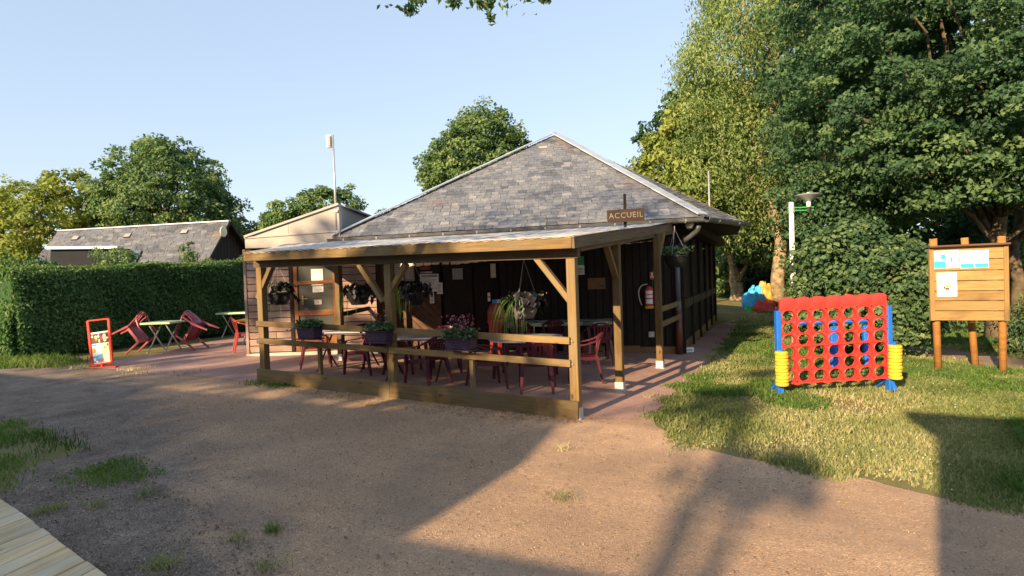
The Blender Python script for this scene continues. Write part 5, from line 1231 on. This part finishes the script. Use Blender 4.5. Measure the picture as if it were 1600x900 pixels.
for k, (x, y, d, rx, ry, lab) in enumerate(((182, 400, 23, 32, 16, 'light green bush sticking up over the hedge before the dark dormer'), (294, 400, 22, 9, 22, 'thin feathery bush above the hedge before the slate roof'), (52, 412, 22, 40, 14, 'dark bush over the left end of the hedge'), (326, 412, 24, 12, 6, 'small dark bush over the hedge at the boarded gable'), (378, 412, 22, 24, 10, 'low leafy tops above the hedge beside the annex'))):
    shrub('garden_bush', treefoot(x, d), [blob_px(x, y, d, rx, ry), blob_px(x+rx*.3, y+ry*.9, d, rx*1.2, ry)], (45, 22, 40, 16, 30)[k], 45, .24, .10, L_MID if k != 2 else L_HEDGE, lab, group='bushes above the hedge', tbias=.62 if k < 2 else .4)
# dark wood behind everything on the right
def woods():
    bl = []
    for x, d in ((1130, 40), (1200, 38), (1280, 36), (1360, 34), (1450, 33), (1540, 32), (1640, 31), (1760, 30), (1080, 42), (1900, 30)):
        for y, rx, ry in ((462, 75, 30), (425, 75, 60), (330, 75, 80), (210, 80, 90)): bl.append(blob_px(x, y, d, rx, ry, 2.5))
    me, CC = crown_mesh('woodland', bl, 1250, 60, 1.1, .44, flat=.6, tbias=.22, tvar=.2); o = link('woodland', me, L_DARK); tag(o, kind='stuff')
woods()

# clipped hedge
def hedge(name, p0, p1, wid, h0, h1, nleaf, label, seed):
    p0, p1 = np.array([p0[0], p0[1], 0]), np.array([p1[0], p1[1], 0]); d = p1-p0; L = np.linalg.norm(d); d = d/L; n = np.array([d[1], -d[0], 0]); 
    if n@(CAM-p0) < 0: n = -n
    t = empty(name, gp(p0[0], p0[1]), 0, label, 'hedge')
    core = MB(); a = Vector(p0)-Vector(n)*.12; b = Vector(p1)-Vector(n)*.12; w_ = Vector(-n)*(wid-.24)
    core.prism([a+Vector((0, 0, gz(a.x)-.1)), b+Vector((0, 0, gz(b.x)-.1)), b+Vector((0, 0, h1-.12)), a+Vector((0, 0, h0-.12))], w_); core.build('inner_twigs', L_HEDGE, t)
    nf = int(nleaf*.62); nt_ = int(nleaf*.26); ne = nleaf-nf-nt_
    u = rng.random(nf)*L; v = rng.random(nf); H = h0+(h1-h0)*u/L; gzv = np.array([gz(p0[0]+d[0]*q) for q in u])
    bul = .06*np.sin(u*1.7)+.05*np.sin(u*4.1+v*5)+rng.normal(size=nf)*.05-.35*np.maximum(0, .18-v)
    P1_ = p0+d*u[:, None]+n*bul[:, None]; P1_[:, 2] = gzv+.12+(H-gzv-.12)*v
    N1 = n+rng.normal(size=(nf, 3))*.55+np.array([0, 0, .25])
    u2 = rng.random(nt_)*L; w2 = rng.random(nt_)*wid; P2_ = p0+d*u2[:, None]-n*w2[:, None]; P2_[:, 2] = h0+(h1-h0)*u2/L+.03*np.sin(u2*2.3)+rng.normal(size=nt_)*.035; N2 = np.array([0, 0, 1])+rng.normal(size=(nt_, 3))*.6
    v3 = rng.random(ne); w3 = rng.random(ne)*wid; P3_ = p0-n*w3[:, None]-d*(rng.normal(size=ne)*.05+.1*np.sin(v3*6))[:, None]; P3_[:, 2] = gz(p0[0])+.1+(h0-gz(p0[0])-.1)*v3; N3 = -d+rng.normal(size=(ne, 3))*.55
    ns = int(L*26); us = np.repeat(rng.random(ns)*L, 7); ws = np.repeat(rng.random(ns)*wid, 7); hs = np.repeat(.03+.13*rng.random(ns)**2, 7)*np.tile(np.arange(1, 8)/7, ns)
    P4_ = p0+d*us[:, None]-n*ws[:, None]+rng.normal(size=(ns*7, 3))*.012; P4_[:, 2] = h0+(h1-h0)*us/L+hs; N4 = rng.normal(size=(ns*7, 3))
    P = np.concatenate([P1_, P2_, P3_, P4_]); Nn = np.concatenate([N1, N2, N3, N4]); m_ = len(P); T = rng.normal(size=(m_, 3))*.6+np.array([0, 0, .9])
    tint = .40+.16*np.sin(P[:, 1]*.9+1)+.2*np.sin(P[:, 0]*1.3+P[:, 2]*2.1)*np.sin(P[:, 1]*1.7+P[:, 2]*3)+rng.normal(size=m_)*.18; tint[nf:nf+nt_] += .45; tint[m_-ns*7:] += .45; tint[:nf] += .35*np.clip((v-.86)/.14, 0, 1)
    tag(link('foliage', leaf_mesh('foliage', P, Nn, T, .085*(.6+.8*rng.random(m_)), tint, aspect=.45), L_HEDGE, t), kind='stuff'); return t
hp0, hp1 = on(28, 566), on(400, 519)
hz0_, hz1_ = zat(hp0, 424), zat(hp1, 411)
hedge('clipped_hedge', hp0, hp1, 1.3, hz0_, hz1_, 85000, 'long clipped green hedge along the terrace left of the annex', 1)
hq = on(-60, 568); hedge('clipped_hedge', (hp0[0]-6.2, hp0[1]+.6), (hp0[0]-.9, hp0[1]+2.6), 1.3, hz0_, hz0_, 15000, 'darker clipped hedge going off at the left edge of the photo', 2)

# ------------------------------------------------------------------ lawn
def poly_inside(P, poly):
    x, y = P[:, 0], P[:, 1]; c = np.zeros(len(P), bool); n = len(poly)
    for i in range(n):
        x0, y0 = poly[i-1][:2]; x1, y1 = poly[i][:2]; m_ = (y1 > y) != (y0 > y); xi = (x0-x1)*(y-y1)/((y0-y1) if y0 != y1 else 1e-9)+x1; c ^= m_ & (x < xi)
    return c
GZ = lambda x: -0.037*12*np.tanh(x/12)
def blades(name, P, h, w_, tint, m, parent=None, lean=.45, kind='stuff'):
    n = len(P); a = rng.random(n)*2*np.pi; ln = rng.normal(size=(n, 2))*lean; s = np.stack([np.cos(a), np.sin(a), np.zeros(n)], 1)*w_[:, None]
    top = P+np.concatenate([ln*h[:, None], h[:, None]], 1); mid = P+np.concatenate([ln*h[:, None]*.35, h[:, None]*.6], 1)
    V = np.stack([P-s, P+s, mid+s*.7, top, mid-s*.7], 1).reshape(-1, 3); i = np.arange(n)[:, None]*5
    F = np.concatenate([i+np.array([0, 1, 2]), i+np.array([0, 2, 4]), i+np.array([4, 2, 3])], 0)
    o = link(name, mesh_np(name, V, F, np.repeat(np.clip(tint, 0, 1), 5)), m, parent); tag(o, kind=kind); return o
def sample_view(n, dmin, dmax, lat0, lat1, power=1.0):
    """points on the ground, denser near the camera"""
    u = rng.random(n); dep = dmin*(dmax/dmin)**(u**power); lat = (lat0+(lat1-lat0)*rng.random(n))*dep
    r2 = np.array([AX_R[0], AX_R[1]]); r2 /= np.linalg.norm(r2); f2 = np.array([AX_F[0], AX_F[1]]); f2 /= np.linalg.norm(f2)
    return CAM[:2]+dep[:, None]*f2+lat[:, None]*r2, dep
def lowfreq(P, s, seed):
    r_ = np.random.default_rng(seed); v = np.zeros(len(P))
    for k in range(7):
        a = r_.random()*6.28; f = s*(.6+1.2*r_.random()); v += np.sin((P[:, 0]*math.cos(a)+P[:, 1]*math.sin(a))*f+r_.random()*6.28)
    return v/2.6
lawn_poly = [tuple(p) for p in ROAD_EDGE]+[(6.6, -1.7), (9.2, -3.1), (30, 0), (40, 40), (5, 40)]+px((1152, 497))+RIGHT_EDGE[::-1][5:0:-1][:0]+[tuple(p) for p in RIGHT_EDGE]
def lawn():
    P, dep = sample_view(300000, 4.2, 30, .12, 1.15, .9)
    P = P+rng.normal(size=P.shape)*.03
    J = P+rng.normal(size=P.shape)*.07+.16*np.stack([lowfreq(P, 4.5, 51), lowfreq(P, 4.5, 52)], 1)
    ok = poly_inside(J, lawn_poly) & ~poly_inside(J, path_poly) & ~poly_inside(J, terr_poly) & ~poly_inside(J, road_poly)
    P = P[ok]; dep = dep[ok]; n = len(P)
    dry = .0+lowfreq(P, 1.1, 3)+.6*lowfreq(P, 3.4, 4)+.55*np.clip((2.6-P[:, 0])/2.0, -1, 1.2)-.5*np.clip((P[:, 0]-3.9)/1.2, 0, 1.6)
    thin = rng.random(n) < np.clip(1.0-.62*np.clip(dry-.5, 0, 1.5), .12, 1); P = P[thin]; dep = dep[thin]; dry = dry[thin]; n = len(P)
    h = (.020+.034*rng.random(n)**1.6)*(1+.35*lowfreq(P, 2.2, 8))*(1+.02*dep); h = np.clip(h, .015, .16)
    tall = rng.random(n) < .012; h[tall] *= 2.2
    tint = .42+.22*dry+rng.normal(size=n)*.16
    Z = np.concatenate([P, GZ(P[:, 0])[:, None]+.003], 1)
    blades('lawn_grass', Z, h, .0028+.00085*dep, tint, L_GRASS)
    # greener, denser grass in patches and to the right
    g = lowfreq(P, 1.7, 12)-dry*.8 > .6
    Q = Z[g]+np.concatenate([rng.normal(size=(g.sum(), 2))*.02, np.zeros((g.sum(), 1))], 1); nq = len(Q)
    blades('green_lawn_grass', Q, .035+.06*rng.random(nq), .003+.0009*dep[g], .45+rng.normal(size=nq)*.2, L_GREENGRASS)
    # clover heads
    c, dc = sample_view(420, 4.8, 12, .2, .75); ok = poly_inside(c, lawn_poly) & ~poly_inside(c, path_poly) & ~poly_inside(c, terr_poly) & ~poly_inside(c, road_poly) & (lowfreq(c, 2.0, 21) > .1); c = c[ok]
    C = np.concatenate([c, GZ(c[:, 0])[:, None]+.05+.03*rng.random((len(c), 1))], 1)
    C = np.repeat(C, 2, 0); nn_ = len(C); tag(link('clover_flowers', leaf_mesh('clover_flowers', C, rdir(nn_), rdir(nn_), np.full(nn_, .016), np.full(nn_, .4), aspect=.9), L_DAISY), kind='stuff')
lawn()
def region_grass(name, poly, n, hmin, hmax, wdt, m, tb=.5, dz=.006):
    A_ = np.array([p[:2] for p in poly]); lo, hi = A_.min(0), A_.max(0); P = lo-.2+(hi-lo+.4)*rng.random((n, 2)); P = P[poly_inside(P+rng.normal(size=P.shape)*.09, [tuple(q) for q in A_])]
    k = len(P); keep = lowfreq(P, 5, 31)+rng.normal(size=k)*.35 > -.55; P = P[keep]; k = len(P)
    blades(name, np.concatenate([P, GZ(P[:, 0])[:, None]+dz], 1), hmin+(hmax-hmin)*rng.random(k)**1.8, np.full(k, wdt), tb+.25*lowfreq(P, 2.5, 33)+rng.normal(size=k)*.17, m)
left_poly = [(-14, -4.2)]+px((-40, 652), (0, 656), (70, 672), (135, 702), (95, 716), (28, 742), (8, 772))+[(-3.7, -4.8), (-5.5, -6), (-14, -6)]
region_grass('verge_grass', left_poly, 42000, .03, .11, .006, L_GREENGRASS, .5)
region_grass('weed_patch_grass', patch_poly, 5200, .012, .045, .007, L_GREENGRASS, .55, .01)
hedge_foot = px((-10, 574), (0, 574), (110, 573), (160, 566), (225, 556), (225, 552), (150, 556), (20, 566))
region_grass('hedge_foot_grass', px((-60, 578), (0, 577), (60, 575), (110, 573), (130, 566), (40, 560), (-60, 562)), 12000, .05, .22, .010, L_GREENGRASS, .5)
region_grass('dry_edge_grass', px((104, 574), (150, 569), (170, 570), (130, 577)), 1500, .03, .08, .008, L_GRASS, .75)
region_grass('base_board_weeds', px((388, 598), (425, 596), (480, 603), (440, 607), (400, 604)), 2600, .02, .07, .008, L_GREENGRASS, .45, .01)
region_grass('terrace_edge_weeds', px((190, 578), (235, 575), (238, 585), (200, 586)), 900, .03, .10, .008, L_GRASS, .85, .01)
region_grass('terrace_edge_weeds', px((270, 581), (305, 583), (290, 589), (262, 587)), 300, .02, .06, .008, L_GRASS, .8, .01)
for x, y, r_, n_, mm, tb in ((425, 832, 12, 80, L_GREENGRASS, .6), (372, 845, 16, 60, L_GRASS, .7), (230, 775, 14, 60, L_GRASS, .5), (75, 800, 22, 150, L_GRASS, .55), (255, 885, 26, 160, L_GRASS, .6), (878, 780, 18, 60, L_GRASS, .5), (885, 703, 12, 50, L_GRASS, .95), (150, 792, 14, 60, L_GRASS, .5), (1010, 622, 8, 24, L_GRASS, .9), (420, 890, 20, 70, L_GRASS, .6)):
    c = on(x, y); rr_ = r_/FPX*depth(c)*1.1; P = np.array([[c.x, c.y]])+rng.normal(size=(n_, 2))*rr_*.55
    blades('weed_tuft', np.concatenate([P, GZ(P[:, 0])[:, None]+.006], 1), .02+.06*rng.random(n_), np.full(n_, .0035), tb+rng.normal(size=n_)*.15, mm, lean=.8)
# leaf litter and small stones
def litter(name, poly, n, s0, s1, m, dz=.012, flat=.25):
    A_ = np.array([p[:2] for p in poly]); lo, hi = A_.min(0), A_.max(0); P = lo+(hi-lo)*rng.random((n, 2)); P = P[poly_inside(P, [tuple(q) for q in A_])]; k = len(P)
    C = np.concatenate([P, GZ(P[:, 0])[:, None]+dz+.006*rng.random((k, 1))], 1); Nn = np.array([0, 0, 1])+rng.normal(size=(k, 3))*flat
    tag(link(name, leaf_mesh(name, C, Nn, rdir(k), s0+(s1-s0)*rng.random(k)**2, .5+rng.normal(size=k)*.25), m), kind='stuff')
litter('leaf_litter', px((395, 600), (480, 603), (600, 622), (750, 636), (900, 652), (960, 648), (900, 664), (760, 655), (600, 640), (480, 620)), 5200, .012, .040, L_DRY)
litter('leaf_litter', px((0, 650), (300, 600), (1000, 660), (1600, 800), (1600, 950), (0, 950)), 3200, .010, .034, L_DRY)
L_STONE = leafmat('gravel_stone', (.10, .075, .06), (.22, .165, .13), (.42, .35, .29), .0, .9)
litter('gravel_stones', gravel_poly, 26000, .008, .026, L_STONE, .010, .8)
litter('gravel_stones', px((0, 662), (300, 615), (900, 665), (1060, 690), (1500, 780), (1600, 930), (0, 930)), 60000, .006, .016, L_STONE, .006, .8)

# ------------------------------------------------------------------ planters and hanging baskets
def sub_leaves(name, P, Nn, T, size, tint, m, parent, aspect=.6):
    tag(link(name, leaf_mesh(name, P, Nn, T, size, tint, aspect=aspect), m, parent), kind='stuff')
def trough(x0, x1, ytop, ybot, label, flowers):
    c = hit((x0+x1)/2, (ytop+ybot)/2, (0, -.10, 0), (0, 1, 0)); zt_, zb_ = hit((x0+x1)/2, ytop, c, (0, 1, 0)).z, hit((x0+x1)/2, ybot, c, (0, 1, 0)).z
    hh = zt_-zb_; wd = (x1-x0)/FPX*depth(c)*.92
    t = empty('flower_trough', (c.x, -.10, zb_), 0, label, 'planter', 'flower troughs on the railing'); I = I4
    mb = MB()
    for (z0_, z1_, a, b, ya, yb) in ((.0, hh*.86, wd*.44, wd*.47, .085, .10), (hh*.86, hh, wd*.5, wd*.5, .115, .115)):
        mb.add([(-a, -ya, z0_), (a, -ya, z0_), (a, ya, z0_), (-a, ya, z0_), (-b, -yb, z1_), (b, -yb, z1_), (b, yb, z1_), (-b, yb, z1_)], [(3, 2, 1, 0), (4, 5, 6, 7), (0, 1, 5, 4), (1, 2, 6, 5), (2, 3, 7, 6), (3, 0, 4, 7)])
    bx_ = mb.build('box', M_PURPLE, t, local=I, bevel=.006)
    MB().box((0, 0, -.012), (wd*1.0, .22, .02)).build('drip_tray', M_PURPLE, t, local=I, bevel=.004)
    mb = MB()
    for s_ in (-1, 1): mb.box((s_*wd*.3, .10, -.02), (.025, .05, .04)); mb.box((s_*wd*.3, .118, hh*.4), (.025, .012, hh*.9))
    mb.build('bracket', M_BLACK, t, local=I)
    n = 520; P = np.stack([(rng.random(n)-.5)*wd*1.05, rng.normal(size=n)*.07, hh+.02+.10*rng.random(n)**1.5], 1); P[:, 2] -= .5*np.maximum(0, np.abs(P[:, 1])-.10)+.6*np.maximum(0, np.abs(P[:, 0])-wd*.48)
    sub_leaves('leaves', P, np.array([0, 0, .8])+rng.normal(size=(n, 3))*.6, rdir(n), .035+.03*rng.random(n), .5+rng.normal(size=n)*.25, L_SHRUB, t, .85)
    if flowers:
        k = flowers; Q = np.stack([rng.normal(size=k)*wd*.27, rng.normal(size=k)*.06, hh+.10+.20*rng.random(k)**1.3], 1)
        fp = np.repeat(Q, 4, 0)+rng.normal(size=(k*4, 3))*.008; nn_ = len(fp)
        sub_leaves('flowers', fp, rdir(nn_), rdir(nn_), .015+.009*rng.random(nn_), .35+rng.normal(size=nn_)*.3, L_FLOWER, t, .9)
        mb = MB()
        for q in Q[:40]: mb.tube([(q[0]*.8, q[1]*.6, hh), tuple(q)], .0025, 4, False)
        mb.build('flower_stems', L_SHRUB, t)
    for o in t.children:
        o.matrix_parent_inverse = Matrix.Identity(4); o.matrix_basis = Matrix.Identity(4)
trough(463, 505, 511.5, 528, 'purple trough with a few flowers, leftmost on the railing', 14)
trough(570, 616, 516, 533, 'purple trough with pink flowers beside the middle post', 30)
trough(694, 747, 526.5, 545, 'purple trough with the most pink flowers on the right half of the railing', 75)
def basket(x, y, d, label, rx, purple, spikes, ytop, greens=0, pot=M_BLACK, big=1.0, flowers=0):
    c = at(x, y, d); r_ = rx/FPX*d; top = at(x-2, ytop, d)
    t = empty('hanging_basket', c, 0, label, 'hanging basket', 'baskets hanging under the shelter')
    MB().lathe([(r_*.42, -r_*.62), (r_*.60, -r_*.30), (r_*.68, 0), (r_*.74, .01), (r_*.74, .035), (r_*.66, .035)], n=16).build('pot', pot, t, local=I4)
    mb = MB(); hk = top-c
    for k in range(3): a = k*2.09+.4; mb.tube([(r_*.7*math.cos(a), r_*.7*math.sin(a), .03), (hk.x, hk.y, hk.z)], .004, 5, False)
    mb.tube([(hk.x, hk.y, hk.z-.02), (hk.x, hk.y, hk.z+.06)], .008, 5); mb.build('hanger', M_LINE, t, local=I4)
    if purple:
        n = purple; a = rng.random(n)*2*np.pi; ra = r_*(.25+.8*rng.random(n)**.6); P = np.stack([np.cos(a)*ra+r_*.12, np.sin(a)*ra, .10-.9*r_*(ra/r_)**2*rng.random(n)+.10*rng.random(n)], 1)
        O = np.stack([np.cos(a), np.sin(a), np.full(n, .5)], 1)
        sub_leaves('purple_leaves', P, O+rng.normal(size=(n, 3))*.35, np.stack([np.cos(a)*.4, np.sin(a)*.4, np.full(n, -1.0)], 1), (.085+.06*rng.random(n))*big, .5+rng.normal(size=n)*.28, L_PURPLE, t, .85)
    if greens:
        n = greens; P = np.stack([rng.normal(size=n)*r_*.45, rng.normal(size=n)*r_*.4, .06+.16*rng.random(n)], 1)
        sub_leaves('green_leaves', P, np.array([0, 0, .8])+rng.normal(size=(n, 3))*.6, rdir(n), .04+.04*rng.random(n), .5+rng.normal(size=n)*.25, L_SHRUB, t)
    if spikes:
        V = []; Fq = []; tn = []
        for k in range(spikes):
            a = rng.normal()*.8+math.pi-.45; L = r_*(1.0+1.2*rng.random())*big; wv = .007+.004*rng.random(); side = np.array([-math.sin(a), math.cos(a), 0])*wv; b0 = len(V); m_ = 6; tt = rng.random()
            st = np.array([-.35*r_+rng.normal()*r_*.15, rng.normal()*r_*.18, .05]); lift = .5+.5*rng.random()
            for j in range(m_+1):
                q = j/m_; p = st+np.array([math.cos(a), math.sin(a), 0])*L*(.75*math.sin(q*1.5))*.75+np.array([0, 0, L*(lift*q*1.0-1.55*q*q)]); wj = 1-q*.85; V += [p-side*wj, p+side*wj]; tn += [tt, tt]
            Fq += [(b0+2*j, b0+2*j+1, b0+2*j+3, b0+2*j+2) for j in range(m_)]
        V = np.array(V)@np.array(((AX_R[0], AX_R[1], 0), (-AX_R[1], AX_R[0], 0), (0, 0, 1)))
        tag(link('grass_leaves', mesh_np('grass_leaves', V, np.array(Fq), np.array(tn)), L_SPIKE, t), kind='stuff')
        o = t.children[-1]
    if flowers:
        n = flowers; P = np.stack([r_*.9+rng.normal(size=n)*r_*.25, rng.normal(size=n)*r_*.2, .12+rng.normal(size=n)*.05], 1); sub_leaves('flowers', P, rdir(n), rdir(n), np.full(n, .03), .4+rng.normal(size=n)*.3, L_FLOWER, t)
    for o in t.children:
        o.matrix_parent_inverse = Matrix.Identity(4); o.matrix_basis = Matrix.Identity(4)
basket(436, 460, 10.6, 'leftmost hanging basket, dark purple leaves and green sprigs before the clapboards', 26, 60, 16, 413, 130)
basket(560, 460, 10.8, 'hanging basket of purple-black leaves between the annex door and the middle post', 26, 120, 14, 411, 20)
basket(648, 460, 9.9, 'hanging basket right of the middle post with thin grass trailing left', 26, 95, 60, 410, 40)
basket(820, 478, 9.2, 'largest hanging basket with long striped grass and purple leaves in a grey bowl', 31, 120, 90, 405, 90, M_POT, 1.2, 8)
basket(1056, 402, 11.9, 'small shaded hanging basket by the downpipe', 26, 0, 8, 358, 240, M_BLACK)

# ------------------------------------------------------------------ behind the photographer: what shades the forecourt

def QY(q, y): x = (q-math.sin(SUN_AZ)*y)/-math.cos(SUN_AZ); return Vector((x, y, 0))       # q: across the sun's direction
def cabin(name, q0, q1, y, dep_, h, label, pitch=.25, over=.3):
    t = empty(name, QY((q0+q1)/2, y-dep_/2), 0, label, 'cabin'); e = (QY(q1, y)-QY(q0, y)).normalized(); n = Vector((-e.y, e.x, 0))
    a, b = QY(q0, y)+Vector((0, 0, -.3)), QY(q1, y)+Vector((0, 0, -.3)); MB().prism([a+e*over-n*over, b-e*over-n*over, b-e*over-n*(dep_-over), a+e*over-n*(dep_-over)], (0, 0, h+.3)).build('wall', M_REDWOOD, t)
    a, b = QY(q0, y)+Vector((0, 0, h)), QY(q1, y)+Vector((0, 0, h)); r0_, r1_ = a-n*dep_/2+Vector((0, 0, pitch*dep_/2)), b-n*dep_/2+Vector((0, 0, pitch*dep_/2))
    MB().prism([a, b, r1_, r0_], (0, 0, -.12)).prism([r0_, r1_, b-n*dep_, a-n*dep_], (0, 0, -.119)).build('roof', M_DORMER, t)
    w0 = QY((q0+q1)/2, y)+n*(.03-over)
    bar('door', w0+Vector((0, 0, -.1)), w0+Vector((0, 0, 1.9)), .85, .05, M_DOORWOOD, t, up=n)
    bar('window_frame', w0+e*1.2+Vector((0, 0, .9)), w0+e*1.2+Vector((0, 0, 1.8)), .8, .05, M_DOORWOOD, t, up=n)
cabin('chalet', -.9, 3.9, -11.2, 4.2, 2.95, 'low brown chalet behind the photographer with a shallow dark roof', pitch=.22)
cabin('chalet', -12.5, -.05, -11.6, 5.2, 4.35, 'long taller brown chalet behind the photographer to the left', pitch=.18)
cabin('chalet', 3.36, 9.0, -9.6, 4.5, 4.5, 'tall brown chalet behind the photographer to the right', pitch=.18)
def shade_tree(q, y, zc, r, ncl, label, **kw):
    c = QY(q, y); b_ = QY(q+(3.6 if q > 0 else -2.5), y-1); tree('shade_tree', gp(b_.x, b_.y), [((c.x, c.y, zc), r)], ncl, 60, .62, .26, L_MID, label, .2, nlimb=8, group=None, **kw)
rng = np.random.default_rng(5); random.seed(5)
shade_tree(1.7, -23, 9.3, (1.3, 1.8, 1.7), 5, 'tall loose tree behind the low chalet behind the photographer')
shade_tree(-3.1, -22.5, 9.05, (3.0, 1.8, 1.85), 74, 'dense tree behind the long chalet, nearest its right end')
shade_tree(9.0, -22, 10.5, (4.4, 3, 4.0), 130, 'dense tree behind the photographer to the right')
shade_tree(-7.5, -24, 11.0, (4.5, 3, 2.2), 55, 'loose tree behind the long chalet behind the photographer to the left')
# overhanging twigs at the top of the photograph: a branch of a tree beside the photographer
ob = at(720, -130, 6.2); tb_ = Vector((CAM[0]-7.0, CAM[1]-2.6, 0)); ot = empty('overhanging_tree', gp(tb_.x, tb_.y), 0, 'tree whose leafy twigs hang into the top of the picture', 'tree')
mb = MB(); trunk = limb(mb, gp(tb_.x, tb_.y, -.1), Vector((tb_.x+.2, tb_.y+.3, 6.6)), .26, .12, .04, 8)
limb(mb, trunk[6], ob, .09, .03, .06, 6)
tips = [(640, 14, 18, 11), (655, 3, 14, 6), (708, 3, 16, 6), (748, 5, 16, 8), (765, 6, 9, 8), (767, 27, 7, 10), (852, -1, 13, 7), (600, -30, 60, 20), (800, -30, 90, 20), (700, -25, 60, 18)]
PP = []; 
for x, y, rx, ry in tips:
    c = at(x, y, 6.0+random.uniform(-.3, .3)); limb(mb, ob, c, .012, .004, .05, 4); dd_ = 6.0; n = int(26*(rx*ry/90)**.7)+8
    q = rng.normal(size=(n, 3))*np.array([rx, rx, ry])/FPX*dd_*.38; PP.append(np.array(c)+q)
mb.build('trunk', M_BARK, ot, smooth=True); PP = np.concatenate(PP); n = len(PP)
top_ = crown_mesh('crown', [((tb_.x+.5, tb_.y+.6, 8.2), (2.6, 2.2, 1.6))], 60, 50, .6, .10)[0]; tag(link('crown', top_, L_MID, ot), kind='stuff')
tag(link('hanging_twigs', leaf_mesh('hanging_twigs', PP, rdir(n)+np.array([0, 0, .5]), rng.normal(size=(n, 3))*.6+np.array([0, 0, -.7]), .075*(.7+.6*rng.random(n)), .4+rng.normal(size=n)*.2, aspect=.5), L_MID, ot), kind='stuff')
